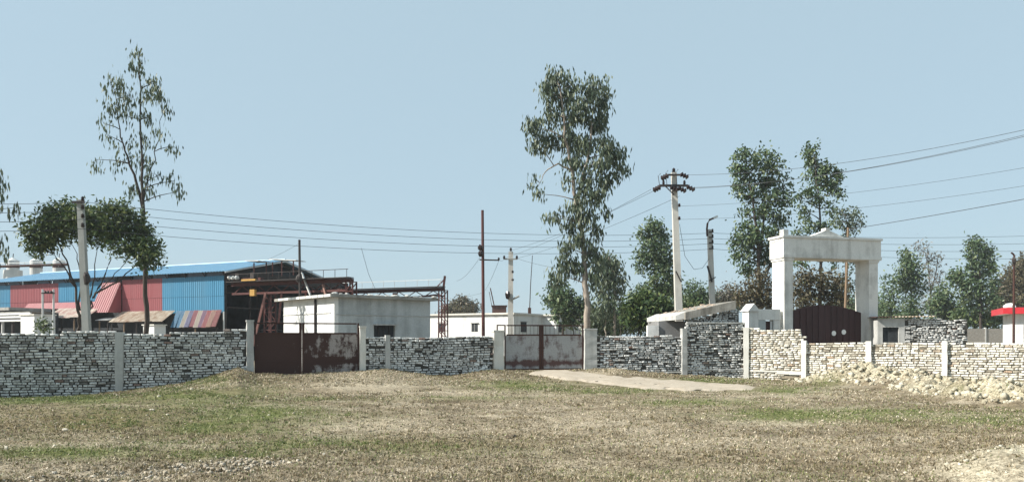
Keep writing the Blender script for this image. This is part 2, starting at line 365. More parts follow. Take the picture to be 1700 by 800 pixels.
def groundmat():
    m, n, b, o = newmat('field_soil')
    at = n.nodes.new('ShaderNodeVertexColor'); at.layer_name = 'cover'
    sp = n.nodes.new('ShaderNodeSeparateColor'); n.links.new(at.outputs[0], sp.inputs[0])
    n1 = noise(n, 3.0, 7, .7); n2 = noise(n, 17, 6, .75); n3 = noise(n, 55, 4, .75)
    n0 = noise(n, .8, 6, .7, stretch=(.6, 1.3, 1))
    base = ramp(n, n0, [(.34, (.12, .092, .058)), (.47, (.205, .165, .112)), (.62, (.34, .29, .215))])
    base = mix(n, sp.outputs[2], base, ramp(n, n1, [(.3, (.13, .095, .05)), (.7, (.20, .15, .085))]))
    base = mix(n, sp.outputs[1], base, ramp(n, n2, [(.3, (.32, .27, .19)), (.7, (.47, .41, .31))]))
    base = mix(n, sp.outputs[0], base, ramp(n, n2, [(.3, (.085, .10, .035)), (.7, (.17, .18, .07))]))
    base = mix(n, at.outputs['Alpha'], base, ramp(n, n2, [(.3, (.34, .30, .21)), (.7, (.54, .49, .37))]))
    base = mix(n, 1.0, base, ramp(n, n2, [(.34, G3(.5)), (.52, G3(1)), (.7, G3(1.4))]), 'MULTIPLY')
    base = mix(n, 1.0, base, ramp(n, n3, [(.36, G3(.55)), (.52, G3(1)), (.7, G3(1.25))]), 'MULTIPLY')
    n.links.new(base, b.inputs['Base Color']); b.inputs['Roughness'].default_value = .97; b.inputs['Specular IOR Level'].default_value = .1
    bump(n, b, n2, .6, .03)
    return m
SOIL = groundmat()
go = np_mesh('ground', np.stack([XX, YY, ZZ], -1).reshape(-1, 3), gq, SOIL, smooth=True); tag(go, kind='structure')
gm, pm, bm_, cm = masks(XX.ravel(), YY.ravel(), ZZ.ravel())
ca = go.data.color_attributes.new('cover', 'FLOAT_COLOR', 'POINT')
ca.data.foreach_set('color', np.stack([gm, pm, bm_, cm], -1).astype(np.float32).ravel())
# beaten track from the grey gate
def track():
    up = [(900, 615), (930, 614.5), (965, 615.5), (1010, 621), (1080, 626), (1160, 632), (1275, 644)]
    lo = [(868, 621), (900, 626), (945, 633), (1000, 640), (1075, 648), (1170, 650), (1262, 648)]
    n, k = 110, 30; up = np.array(up); lo = np.array(lo); t = np.linspace(0, len(up)-1, n+1); ti = np.arange(len(up))
    e = np.linspace(0, 1, k+1)[None]; px = np.interp(t, ti, up[:, 0])[:, None]*(1-e)+np.interp(t, ti, lo[:, 0])[:, None]*e; py = np.interp(t, ti, up[:, 1])[:, None]*(1-e)+np.interp(t, ti, lo[:, 1])[:, None]*e
    py = py + vn(px*.05, py*.3, 31)*3.2 + vn(px*.2, py*.9, 32)*1.6
    x, d, z = hit(px, py)
    sink = np.minimum(1, np.minimum(np.minimum(e, 1-e)*5+0*z, (np.minimum(t, t[-1]-t)*3)[:, None]))
    z = z + .045 - .095*(1-sink)
    v = np.stack([x, d, z], -1).reshape(-1, 3)
    f = [(i*(k+1)+j, (i+1)*(k+1)+j, (i+1)*(k+1)+j+1, i*(k+1)+j+1) for i in range(n) for j in range(k)]
    o = np_mesh('path', v, f, weathered('trodden_sand', (.46, .40, .32), (.32, .26, .19), .8, 1.2, .95, 0, False, .4, .35), smooth=True)
    tag(o, kind='structure')
track()
# ---------------------------------------------------------------- grass, straw, clods (nobody could count them)
def scatter(n, y0=604, y1=835, bias=1.0):
    px = rng.uniform(-260, 1960, n); py = y0 + (y1-y0)*rng.random(n)**bias
    d = CAMH*FPX/(py-HZ); x = (px-850)/FPX*d
    for _ in range(3):
        z = ground(x, d, False); d = (CAMH-z)*FPX/(py-HZ); x = (px-850)/FPX*d
    k = n//4; pw = rng.uniform(-260, 1960, k); dw = Dw(pw)-.14-3.6*rng.random(k)**1.4      # the banked earth right under the walls
    x = np.concatenate([x, (pw-850)/FPX*dw]); d = np.concatenate([d, dw]); px = np.concatenate([px, pw])
    ok = (d < Dw(px)-.12) & (d > 5); x, d = x[ok], d[ok]
    return x, d, ground(x, d)
def blades(name, x, y, z, h, wd, mat, label, cat, lean=.6):
    n = len(x); an = rng.uniform(0, 2*np.pi, n); la = rng.uniform(0, 2*np.pi, n); le = rng.random(n)**.7*lean*2
    b = np.stack([x, y, z-.004], -1); s = np.stack([np.cos(an), np.sin(an), 0*an], -1)*wd[:, None]
    t = np.stack([np.cos(la)*le, np.sin(la)*le, np.ones(n)], -1); t /= np.linalg.norm(t, axis=1)[:, None]
    tip = b + t*h[:, None]; mid = b + t*h[:, None]*.55 + s*.8
    v = np.stack([b-s, b+s, mid, tip], 1).reshape(-1, 3)
    f = np.arange(n*4).reshape(-1, 4)
    o = np_mesh(name, v, f, mat); tag(o, label, cat, kind='stuff'); return o
x, y, z = scatter(190000); g, p, b_, c_ = masks(x, y, z)
ok = (rng.random(len(x)) < (.14+.9*g)*(1-.85*c_)) & ~inpath(x, y) & (rng.random(len(x)) > p*.8)
x, y, z = x[ok], y[ok], z[ok]; n = len(x)
blades('green_grass', x, y, z, rng.uniform(.02, .055, n)*(.6+y*.03), rng.uniform(.003, .007, n)*(.5+y*.085), leafmat('green_blade', [(.075, .105, .03), (.125, .165, .045), (.18, .215, .07), (.28, .26, .12)], .2), 'short green grass patches on the open field', 'grass')
x, y, z = scatter(270000, bias=.9); g, p, b_, c_ = masks(x, y, z)
keep = (rng.random(len(x)) < (1-.8*g)*(1-.9*c_)) & ~inpath(x, y)
lean_ = vn(x*.45, y*.8, 51)*1.1 + vn(x*1.6, y*2.4, 52)*.9 + vn(x*6, y*7, 53)*.5 + p*.55 - b_*.8      # where straw lies thick, where bare stalks and soil show
pale_ = lean_ + rng.normal(0, .16, len(x)) > .02
for nm, sel, cols, lab in (('dry_grass', keep & pale_, [(.20, .16, .10), (.32, .265, .18), (.44, .375, .275), (.60, .53, .41)], 'pale dry straw stubble lying over the field'), ('withered_grass', keep & ~pale_ & (rng.random(len(x)) < .8), [(.07, .052, .03), (.12, .095, .055), (.18, .145, .085), (.28, .23, .15)], 'brown withered grass between the straw patches')):
    xa, ya, za = x[sel], y[sel], z[sel]; n = len(xa)
    blades(nm, xa, ya, za, rng.uniform(.02, .06, n)*(.6+ya*.025), rng.uniform(.003, .008, n)*(.5+ya*.085), leafmat(nm+'_blade', cols, .15), lab, 'grass', 1.5)
x, y, z = scatter(11000, bias=.9); g, p, b_, c_ = masks(x, y, z)
ok = (rng.random(len(x)) < (1-.6*p)*(1-.9*c_)*np.clip(.5+1.6*vn(x*.7, y*1.1, 61), .05, 1)) & ~inpath(x, y); x, y, g = x[ok], y[ok], g[ok]
for nm, sel, cols, lab in (('withered_tufts', g < .3, [(.10, .075, .04), (.19, .15, .085), (.30, .245, .15), (.46, .40, .28)], 'scattered taller withered tufts standing out of the straw'), ('green_tufts', g >= .3, [(.06, .085, .025), (.11, .145, .04), (.17, .20, .065), (.27, .27, .12)], 'scattered taller green tufts in the grassy patches')):
    k = 12; xa = np.repeat(x[sel], k); ya = np.repeat(y[sel], k); n = len(xa); sp = .02*(.5+ya*.07); xa = xa+rng.normal(0, 1, n)*sp; ya = ya+rng.normal(0, 1, n)*sp; za = ground(xa, ya)
    blades(nm, xa, ya, za, rng.uniform(.035, .085, n)*(.6+ya*.02), rng.uniform(.003, .008, n)*(.5+ya*.07), leafmat(nm+'_blade', cols, .15), lab, 'grass', .8)
def clods(name, x, y, z, r, mat, label, cat, flat=.6):
    n = len(x)
    o8 = np.array([(-1,-1,-1),(1,-1,-1),(1,1,-1),(-1,1,-1),(-1,-1,1),(1,-1,1),(1,1,1),(-1,1,1)], float)
    v = o8[None]*np.array([1, 1, flat])*(1+rng.uniform(-.6, .35, (n, 8, 3)))
    v[:, 4:, :2] *= .72
    an = rng.uniform(0, 6.28, n); ca_, sa = np.cos(an)[:, None], np.sin(an)[:, None]
    v = np.stack([v[..., 0]*ca_-v[..., 1]*sa, v[..., 0]*sa+v[..., 1]*ca_, v[..., 2]], -1)*r[:, None, None]*.6
    ti = rng.normal(0, .5, n)[:, None]; ct, st = np.cos(ti), np.sin(ti); v = np.stack([v[..., 0]*ct-v[..., 2]*st, v[..., 1], v[..., 0]*st+v[..., 2]*ct], -1)
    v += np.stack([x, y, z+r*.06], -1)[:, None]
    q = np.array([(0,3,2,1),(4,5,6,7),(0,1,5,4),(1,2,6,5),(2,3,7,6),(3,0,4,7)])
    f = (np.arange(n)[:, None, None]*8+q[None]).reshape(-1, 4)
    o = np_mesh(name, v.reshape(-1, 3), f, mat); tag(o, label, cat, kind='stuff'); return o
def clodmat(name, cols):
    m, n, b, o = newmat(name); g = n.nodes.new('ShaderNodeNewGeometry')
    c = ramp(n, g.outputs['Random Per Island'], [(i/(len(cols)-1), q) for i, q in enumerate(cols)])
    fn = noise(n, 30, 5, .7); c = mix(n, 1.0, c, ramp(n, fn, [(.3, G3(.6)), (.65, G3(1.1))]), 'MULTIPLY')
    n.links.new(c, b.inputs['Base Color']); b.inputs['Roughness'].default_value = .97; bump(n, b, fn, .6, .03); return m
x, y, z = scatter(15000); g, p, b_, c_ = masks(x, y, z)
ok = (rng.random(len(x)) < .75-.5*g+.3*p) & ~inpath(x, y); x, y, z = x[ok], y[ok], z[ok]
clods('soil_crumbs', x, y, z, rng.uniform(.3, 1, len(x))**3*.035*(.45+y*.06), clodmat('soil_crumb', [(.14, .105, .068), (.22, .18, .12), (.33, .28, .20), (.52, .46, .36)]), 'small pale soil crumbs and straw bits over the field', 'soil')
hx = []
for (ax, ay, h, r) in RIDGE + HEAPS[:3]:
    k = int(260*r*r/.6) if ay > 12 else 110
    rr = r*1.25*np.sqrt(rng.random(k)); an = rng.uniform(0, 6.28, k)
    hx.append(np.stack([ax+rr*np.cos(an), ay+rr*np.sin(an)], -1))
hx = np.concatenate(hx); x, y = hx[:, 0], hx[:, 1]; z = ground(x, y, False)
ok = y < Dw(pix(x, y))-.25; x, y, z = x[ok], y[ok], z[ok]
sz = np.where(y > 12, rng.uniform(.1, 1, len(x))**4*.12+.015, rng.uniform(.2, 1, len(x))**3*.04+.008)
clods('earth_clods', x, y, z, sz, clodmat('pale_clod', [(.30, .265, .185), (.42, .38, .28), (.51, .465, .36), (.60, .56, .45)]), 'pale lumps of dug earth heaped before the whitewashed wall', 'earth', .75)
# trampled pale clods along the ruts
x = []; 
for x0, x1 in ((-5.6, -3.4), (-4.4, -2.9)):
    t = rng.random(420)*1.1; x.append(np.stack([x0+(x1-x0)*t+rng.normal(0, .22, 420), 8.0+1.6*t], -1))
x = np.concatenate(x); y = x[:, 1]; x = x[:, 0]; z = ground(x, y, False)
clods('rut_crumbs', x, y, z, rng.uniform(.2, 1, len(x))**3*.045+.008, clodmat('rut_crumb', [(.22, .18, .13), (.42, .37, .29), (.55, .50, .42)]), 'crumbled pale earth along the wheel ruts', 'earth')
# ---------------------------------------------------------------- brick walls
def brick_variant(k):
    rr = random.Random(900+k); Lb, H, Dp = .218+rr.uniform(-.02, .01), .060+rr.uniform(-.006, .006), .115
    if k >= 6: Lb = .11
    v = []
    for (yy, ins) in ((-Dp/2, .011), (-Dp/2+.014, 0), (Dp/2-.014, 0), (Dp/2, .011)):
        for sx, sz_ in ((-1,-1),(1,-1),(1,1),(-1,1)):
            v.append((sx*(Lb/2-ins)+rr.uniform(-.011, .011), yy+rr.uniform(-.009, .006), sz_*(H/2-ins)+rr.uniform(-.009, .009)))
    f = [(0,1,2,3), (15,14,13,12)]
    for r_ in range(3):
        for q in range(4): f.append((r_*4+q, (r_+1)*4+q, (r_+1)*4+(q+1)%4, r_*4+(q+1)%4))
    return v, f
BV = [brick_variant(k) for k in range(9)]
BMESH = {}
def bmesh_for(k, mat):
    if (k, mat.name) not in BMESH:
        me = bpy.data.meshes.new('brick'); me.from_pydata(*[BV[k][0], [], BV[k][1]]); me.materials.append(mat); BMESH[(k, mat.name)] = me
    return BMESH[(k, mat.name)]
def brick_wall(root, A, B, zbot, ztop, mats, nparts=300, rough=1.0, seed=1, miss=.012, holes=(), course=.082):
    rr = random.Random(seed); A = Vector((A[0], A[1])); B = Vector((B[0], B[1])); Lw = (B-A).length; u = (B-A)/Lw
    nrm = Vector((u.y, -u.x)); ang = math.atan2(u.y, u.x)
    if nrm.y > 0: nrm = -nrm
    smp = [Lw*i/60 for i in range(61)]
    zlo = min(zbot(s) for s in smp)-.12; zhi = max(ztop(s) for s in smp)
    items = []
    i = 0; zc = zlo
    while zc + course/2 < zhi + .05:
        s = -(.12 if i % 2 else 0) + rr.uniform(-.02, .02)
        while s < Lw:
            k = rr.randrange(6); Lb = .225
            if rr.random() < .27*rough: k = 6+rr.randrange(3); Lb = .11
            gap = rr.uniform(.012, .034)
            c = s+Lb/2; s += Lb+gap
            if c < .05 or c > Lw-.05: continue
            wz = .010*rough*math.sin(c*1.7+i*.4)+.012*rough*math.sin(c*.6+i*.23)
            z = zc+course/2+wz
            if z < zbot(c)-.10 or z+course*.3 > ztop(c)+rr.uniform(-.02, .012): continue
            if rr.random() < miss and z < ztop(c)-.12: continue
            if any(h[0] < c < h[1] and h[2] < z < h[3] for h in holes): continue
            out = rr.gauss(0, .008*rough); 
            p = A+u*c+nrm*out
            items.append((p.x, p.y, z, ang+rr.gauss(0, .02*rough), rr.gauss(0, .022*rough), k))
        i += 1; zc += course
    # mortar core
    core = MB(); n = 60
    hs = sorted(set([Lw*i/n for i in range(n+1)]+[e for h in holes for e in h[:2]]))
    for a, b in zip(hs[:-1], hs[1:]):
        m = (a+b)/2
        F = (A, u, -nrm)
        zt = min(ztop(a), ztop(b))-.075; z0 = min(zbot(a), zbot(b))-.25
        hh = [h for h in holes if h[0] <= m <= h[1]]
        if hh:
            core.obox(F, a, b, -.036, .036, hh[0][3], zt)
            if hh[0][2] > z0: core.obox(F, a, b, -.036, .036, z0, hh[0][2])
        elif zt > z0: core.obox(F, a, b, -.036, .036, z0, zt)
    core.build('mortar_core', mats[2], root)
    ia = np.array(items); ix, iy, iz = ia[:, 0], ia[:, 1], ia[:, 2]
    key = np.sqrt(ix**2+iy**2+(iz-CAMH)**2) + 50*(np.abs(pix(ix, iy)-850) > 850) + 50*(iz < ground(ix, iy-.15, False)+.03) + .4*(ia[:, 5] >= 6)
    vis = [items[i] for i in np.argsort(key)]
    rl = root.location
    for q in vis[:nparts]:
        ob = bpy.data.objects.new('brick', bmesh_for(q[5], mats[0])); COL.objects.link(ob); ob.parent = root
        ob.location = (q[0]-rl.x, q[1]-rl.y, q[2]-rl.z); ob.rotation_euler = (0, q[4], q[3])
    vv = []; ff = []
    for q in vis[nparts:]:
        ca_, sa = math.cos(q[3]), math.sin(q[3]); b = len(vv)
        for (x, y, z) in BV[q[5]][0]:
            z2 = z - x*q[4]; vv.append((q[0]+x*ca_-y*sa, q[1]+x*sa+y*ca_, q[2]+z2))
        for f in BV[q[5]][1]: ff.append(tuple(b+i for i in f))
    if vv: tag(np_mesh('brick_mass', vv, ff, mats[1], root), kind='stuff')
    return A, u, nrm
def wx(px, off=0):
    d = float(Dw(px))+off; return ((px-850)/FPX*d, d)
def interp_top(pts, A, B):
    """px/py profile of a wall top -> height over distance along the wall"""
    ss, zz = [], []
    for px, py in pts:
        x, y = wx(px); ss.append(math.hypot(x-A[0], y-A[1])); zz.append(CAMH+(HZ-py)/FPX*y)
    return lambda s: float(np.interp(s, ss, zz))
def bot_fn(A, B):
    L_ = math.hypot(B[0]-A[0], B[1]-A[1])
    ss = np.linspace(0, L_, 50); zz = [gz(A[0]+(B[0]-A[0])*s/L_, A[1]+(B[1]-A[1])*s/L_) for s in ss]
    return lambda s: float(np.interp(s, ss, zz))
def post(root, px, ptop, wpx, mat, depth=.2, fwd=.05, name='post', seed=0, lean=0):
    """rough cast pillar against the wall, slightly uneven"""
    rr = random.Random(seed+int(px)); x, y = wx(px); wd = wpx/FPX*y
    zt = CAMH+(HZ-ptop)/FPX*y; z0 = gz(x, y)-.3; mb = MB(); n = 9; prev = None
    dx = Vector(wx(px+4))-Vector(wx(px-4)); u = dx.normalized(); nr = Vector((-u.y, u.x))
    if nr.y < 0: nr = -nr
    for i in range(n+1):
        z = z0+(zt-z0)*i/n; h = wd/2*(1+rr.uniform(-.10, .10)); dl = lean*(i/n)
        c = Vector((x+dl, y)); j = rr.uniform(-.008, .008)
        ring = [c-u*h-nr*(depth/2+fwd+j), c+u*h-nr*(depth/2+fwd+j), c+u*h+nr*depth/2, c-u*h+nr*depth/2]
        ring = [(q.x, q.y, z) for q in ring]
        if prev: mb.hexa(prev+ring)
        prev = ring
    # merge stacked rings into one skin
    v = []; f = []
    k = len(mb.v)//8
    v = mb.v[0:4]
    for i in range(k): v = v + mb.v[i*8+4:i*8+8]
    for i in range(k):
        b = i*4
        for q in range(4): f.append((b+q, b+(q+1)%4, b+4+(q+1)%4, b+4+q))
    f.append((k*4, k*4+1, k*4+2, k*4+3)); mb.v, mb.f = v, f
    return mb.build(name, mat, root)
def band(root, A, u, nrm, s0, s1, z, h, t, mat, name='plaster_band'):
    mb = MB(); n = max(2, int((s1-s0)/.5)); rr = random.Random(int(s0*100)+3)
    F = (A, u, -nrm)
    for i in range(n):
        a = s0+(s1-s0)*i/n; b = s0+(s1-s0)*(i+1)/n; dz = rr.uniform(-.008, .008)
        mb.obox(F, a+.002, b-.002, -t-rr.uniform(0, .012), t, z+dz, z+h+dz)
    return mb.build(name, mat, root)
# left wall
def wall_root(px, label):
    x, y = wx(px); return thing('boundary_wall', (x, y, gz(x, y)), label, 'wall', 'brick boundary walls along the field')
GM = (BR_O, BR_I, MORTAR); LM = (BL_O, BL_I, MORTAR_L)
A, B = wx(-190), wx(409)
r = wall_root(200, 'long grey brick wall at the left, from frame edge to rusty brown gate')
tp = interp_top([(-190, 553), (0, 551.5), (70, 551), (130, 549), (195, 550), (205, 551), (245, 552), (258, 555), (268, 555), (273, 551.5), (300, 548.5), (380, 547), (409, 545)], A, B)
a_, u_, n_ = brick_wall(r, A, B, bot_fn(A, B), tp, GM, 300, 1.0, 11)
post(r, 199, 551, 12.5, CONC); post(r, -20, 551, 12.5, CONC)
lw = math.hypot(A[0]-wx(199)[0], A[1]-wx(199)[1])
band(r, a_, u_, n_, .2, lw-.15, .46, .035, .066, CONC)
# wall between the gates
A, B = wx(606), wx(818)
r = wall_root(700, 'grey brick wall between the two iron gates')
tp = interp_top([(606, 557), (640, 557), (650, 559), (700, 558), (760, 556), (780, 555), (818, 556)], A, B)
brick_wall(r, A, B, bot_fn(A, B), tp, GM, 300, 1.8, 12, .03); post(r, 643, 556, 8, CONC)
# wall right of the grey gate with the raised bit
A, B = wx(990), wx(1236)
r = wall_root(1060, 'dark grey brick wall between grey gate and whitewashed corner post')
tp = interp_top([(990, 557), (1060, 556.5), (1137, 557), (1139, 534), (1185, 533), (1236, 533)], A, B)
a_, u_, n_ = brick_wall(r, A, B, bot_fn(A, B), tp, GM, 300, 1.8, 13, .03); post(r, 1134.5, 545, 8.5, CONC, fwd=.07)
sB = lambda px: math.hypot(wx(px)[0]-A[0], wx(px)[1]-A[1])
band(r, a_, u_, n_, sB(1062), sB(1130), gz(*wx(1100))+.02, .05, .075, CONC_L)
band(r, a_, u_, n_, sB(1140), sB(1233), CAMH-(614-HZ)/FPX*28.9, .05, .075, CONC)
band(r, a_, u_, n_, sB(1140), sB(1232), CAMH-(537-HZ)/FPX*28.9, .06, .07, CONC)
# whitewashed wall to the right
A, B = wx(1240), wx(1880)
r = wall_root(1500, 'sunlit whitewashed brick wall at the right behind the earth heaps')
tp = interp_top([(1240, 545), (1335, 545), (1337.5, 568), (1500, 568), (1515, 567), (1597, 569), (1700, 567), (1880, 566)], A, B)
zh = gz(*wx(1312))
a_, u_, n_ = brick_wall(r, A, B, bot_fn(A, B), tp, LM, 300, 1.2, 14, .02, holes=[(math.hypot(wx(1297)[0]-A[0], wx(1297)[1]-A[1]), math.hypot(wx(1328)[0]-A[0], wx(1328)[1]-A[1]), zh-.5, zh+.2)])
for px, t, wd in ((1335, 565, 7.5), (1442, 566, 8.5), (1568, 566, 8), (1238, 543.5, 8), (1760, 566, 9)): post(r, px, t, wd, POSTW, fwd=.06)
sB = lambda px: math.hypot(wx(px)[0]-A[0], wx(px)[1]-A[1])
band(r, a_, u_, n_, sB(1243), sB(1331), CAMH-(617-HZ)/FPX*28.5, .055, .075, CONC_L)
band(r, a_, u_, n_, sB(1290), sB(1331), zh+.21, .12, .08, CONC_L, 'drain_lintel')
# ---------------------------------------------------------------- gates in the wall
def pillar(label, px0, px1, ptop, pxside, mat, zb=-.35, dep=.45, off=0):
    """free-standing gate pillar"""
    xa, ya = wx(px0, off); xb, yb = wx(px1, off); u = Vector((xb-xa, yb-ya)); wd = u.length; u /= wd; nr = Vector((-u.y, u.x))
    zt = CAMH+(HZ-ptop)/FPX*ya
    t = thing('gate_pillar', ((xa+xb)/2, (ya+yb)/2, gz((xa+xb)/2, ya)), label, 'pillar', 'gate pillars')
    rr = random.Random(int(px0)); z0 = gz(xa, ya)-.35; mb = MB(); n = 10
    rings = []
    for i in range(n+1):
        z = z0+(zt-.06-z0)*i/n; e = lambda: rr.uniform(-.012, .012)
        rings.append([(xa+u.x*(s*wd+e())+nr.x*(q+e()), ya+u.y*(s*wd+e())+nr.y*(q+e()), z) for s, q in ((0,-.1),(1,-.1),(1,dep-.1),(0,dep-.1))])
    for ring in rings: mb.v += ring
    for i in range(n):
        for q in range(4): mb.f.append((i*4+q, i*4+(q+1)%4, i*4+4+(q+1)%4, i*4+4+q))
    mb.f.append((n*4, n*4+1, n*4+2, n*4+3)); mb.f.append((3, 2, 1, 0))
    mb.build('shaft', mat, t)
    F = (Vector((xa, ya)), u, nr); MB().obox(F, -.015, wd+.015, -.12, dep-.08, zt-.058, zt).build('cap', mat, t)
    return t
pillar('grey concrete pillar left of the rusty brown gate', 409.5, 421, 531, 0, CONC)
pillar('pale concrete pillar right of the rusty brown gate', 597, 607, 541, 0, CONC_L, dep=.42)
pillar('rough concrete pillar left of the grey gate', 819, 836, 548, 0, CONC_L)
pillar('wide concrete pillar right of the grey gate', 970, 990, 545, 0, CONC, dep=.5)
def iron_gate(label, px0, px1, pmid, pbot, pmidrail, ptop, mat, rods, off=.1, capstub=False):
    xa, ya = wx(px0, off); xb, yb = wx(px1, off); u = Vector((xb-xa, yb-ya)); Lg = u.length; u /= Lg; nr = Vector((-u.y, u.x)); F = (Vector((xa, ya)), u, nr)
    dm = (ya+yb)/2; zz = lambda py: CAMH+(HZ-py)/FPX*dm
    t = thing('iron_gate', ((xa+xb)/2, dm, zz(pbot)), label, 'gate')
    zb, zm, zt = zz(pbot), zz(pmidrail), zz(ptop)
    sm = Lg*(pmid-px0)/(px1-px0)
    for k, (s0, s1) in enumerate(((.02, sm-.006), (sm+.006, Lg-.02))):
        lf = MB().obox(F, s0+.03, s1-.03, -.012, .012, zb+.05, zm-.03).build('leaf_plate', mat, t)
        fr = MB()
        for a, b in ((s0, s0+.045+.03*k), (s1-.055-.03*(1-k), s1)): fr.obox(F, a, b, -.03, .03, zb, zt)
        fr.obox(F, s0+.078, s1-.088, -.028, .028, zb, zb+.05); fr.obox(F, s0+.078, s1-.088, -.028, .028, zm-.03, zm+.02)
        fr.obox(F, s0+.078, s1-.088, -.028, .028, zt-.05, zt-.002)
        fr.build('leaf_frame', RUST, lf)
        MB().obox(F, s0+.1, s1-.1, -.032, -.014, zb+(zm-zb)*.30, zb+(zm-zb)*.30+.03).build('cross_strap', mat, lf)
        n = rods
        for i in range(n):
            s = s0+(s1-s0)*(i+1)/(n+1)
            MB().tube([V(*(F[0]+u*s), zm+.02), V(*(F[0]+u*s), zt-.05)], .007, 5).build('bar', RUST, lf)
    lk = MB().obox(F, sm-.12, sm+.12, -.055, -.032, zb+(zm-zb)*.62, zb+(zm-zb)*.62+.03); lk.build('bolt', RUST, t)
    if capstub:
        MB().obox(F, -.27, .03, -.02, .03, zt-.045, zt).obox(F, -.27, -.23, -.02, .03, zm+.12, zt-.047).build('rail_stub', RUST, t)
    return t
iron_gate('rusty brown double iron gate with peeling white patches', 421.5, 597, 499, 620, 553, 535.5, GATE1, 0)
iron_gate('grey painted double iron gate with rust band along the bottom', 836.5, 969.5, 898, 613.5, 555.5, 539, GATE2, 9, capstub=True)
# ---------------------------------------------------------------- white flat-roofed building behind the brown gate
K = V(-7.64, 32, 0); lv = Vector((-.651, .759)); rv = Vector((.752, .66)); Lw_, Rw_ = 5.2, 5.0
r = thing('flat_roof_building', (K.x, K.y, 0), 'white flat roofed building behind the rusty brown gate', 'building')
F = (Vector((K.x, K.y)), rv, lv); ZR = 3.30
wl = MB().obox(F, 0, .2, .0, Lw_, -.3, ZR); wl.build('left_wall', WHITE, r)
wr = MB()
wr.obox(F, .205, 1.95, 0, .2, -.3, ZR).obox(F, 3.05, Rw_, 0, .2, -.3, ZR).obox(F, 1.95, 3.05, 0.003, .2, 2.12, ZR).obox(F, 1.95, 3.05, 0.003, .2, -.3, 1.0)
wr.obox(F, Rw_-.2, Rw_-.003, .205, Lw_, -.3, ZR).obox(F, .205, Rw_-.205, Lw_-.2, Lw_-.004, -.3, ZR); wr.build('front_wall', WHITE_SHADE, r)  # white walls like the left one, their shade put into the colour
MB().obox(F, 1.9, 3.1, -.25, -.002, 2.12, 2.18).build('window_shade', CONC, r)
wn = MB().obox(F, 1.95, 3.05, .12, .14, 1.0, 2.12).build('window', DARKIN, r)
for s in (2.22, 2.5, 2.78): MB().obox(F, s-.012, s+.012, .07, .095, 1.0, 2.12).build('window_bar', DARKST, wn)
sl_ = MB().obox(F, -.32, Rw_+.28, -.3, Lw_+.35, ZR, ZR+.13).build('roof_slab', ROOFC, r)
rb = MB(); rr = random.Random(5)
for i in range(46):
    s = rr.uniform(-.25, Rw_+.2); q = rr.choice((rr.uniform(-.25, .1), rr.uniform(-.2, Lw_)))
    p = F[0]+F[1]*s+F[2]*q; e = rr.uniform(.03, .11); rb.lump((p.x, p.y, ZR+.13+e*.3), e*1.5, e*1.2, e*.7, i, 6, 4)
tag(rb.build('roof_rubble', CONC, sl_), kind='stuff')
for i in range(9):       # broken whitewashed slab edge pieces along the left eave
    q = -.25+i*.6; MB().obox(F, -.335, -.322, q, q+.52, ZR+.015, ZR+.118).build('eave_piece', WHITE, sl_)
MB().tube([V(*(F[0]+F[1]*-.06+F[2]*1.7), ZR-.02), V(*(F[0]+F[1]*-.06+F[2]*1.7), .1)], .055, 8).build('drain_pipe', DARKST, r)
MB().obox(F, -.03, -.001, .3, Lw_, 2.62, 2.66).build('string_course', CONC, r)
MB().obox(F, 0.1, Rw_, -.03, -.002, 2.55, 2.585).build('string_course', CONC, r)
# ---------------------------------------------------------------- long low white building far behind
def far_building():
    u = Vector((.866, -.5)); v = Vector((.5, .866)); o = Vector((-8.54, 66)); z1 = 3.45
    t = thing('low_white_building', (o.x, o.y, 0), 'long low white building far behind the wall between the gates', 'building')
    blk = [(0, 10.0, 0, 5), (10.0, 11.4, 5.0, 8.0), (11.4, 12.9, 6.9, 9.5), (12.9, 14.2, 8.4, 11)]
    for i, (s0, s1, t0, t1) in enumerate(blk):
        F = (o, u, v)
        w_ = MB().obox(F, s0, s1, t0, t1+2, -.3, z1-.02*i).build('wall_block', WHITE, t)
        MB().obox(F, s0-.15, s1+.15, t0-.18, t1+2.1, z1-.02*i, z1+.14-.02*i).build('roof_slab', CONC_L, t)
    def win(face, s, q, z0, z1_, wd):
        F = (o, u, v)
        if face == 'f':
            w_ = MB().obox(F, s-wd/2, s+wd/2, q-.02, q+.02, z0, z1_).build('window', DARKIN, t)
            MB().obox(F, s-wd/2-.08, s+wd/2+.08, q-.12, q-.022, z1_, z1_+.06).build('sunshade', CONC, w_)
            MB().obox(F, s-.015, s+.015, q-.035, q-.021, z0, z1_).build('mullion', CONC, w_)
        else:
            w_ = MB().obox(F, s-.02, s+.02, q-wd/2, q+wd/2, z0, z1_).build('window', DARKIN, t)
            MB().obox(F, s+.022, s+.12, q-wd/2-.08, q+wd/2+.08, z1_, z1_+.06).build('sunshade', CONC, w_)
    for px in (733, 788):
        # intersect view ray with front line
        k = (px-850)/FPX; s = (k*66+8.54)/(.866+.5*k); win('f', s, 0, 2.05, 2.75, .62)
    s = (-.0372*66+8.54)/(.866+.5*-.0372); win('f', s, 0, .9, 1.55, .5)
    win('s', 10.0, 1.7, 2.0, 2.85, 1.0); win('s', 11.4, 5.9, 2.0, 2.8, .8)
    F = (o, u, v)
    MB().obox(F, 0, 9.9, -.03, -.002, 1.42, 1.47).build('string_course', CONC, t)
    # lean shafts and stack on the roof
    for (px, py, px2, py2) in ((934, 517, 934, 497), (948, 517, 949, 500)):
        MB().tube([P(px, py+4, 70), P(px2, py2, 70)], .035, 5).build('roof_vent_pipe', CONC_L, t)
far_building()
t = thing('brick_tank_house', P(829, 519, 74), 'reddish brown brick block showing above the low white roof', 'tank house')
F = (Vector((P(817, 519, 74).x, 74)), Vector((1, 0)), Vector((0, 1)))
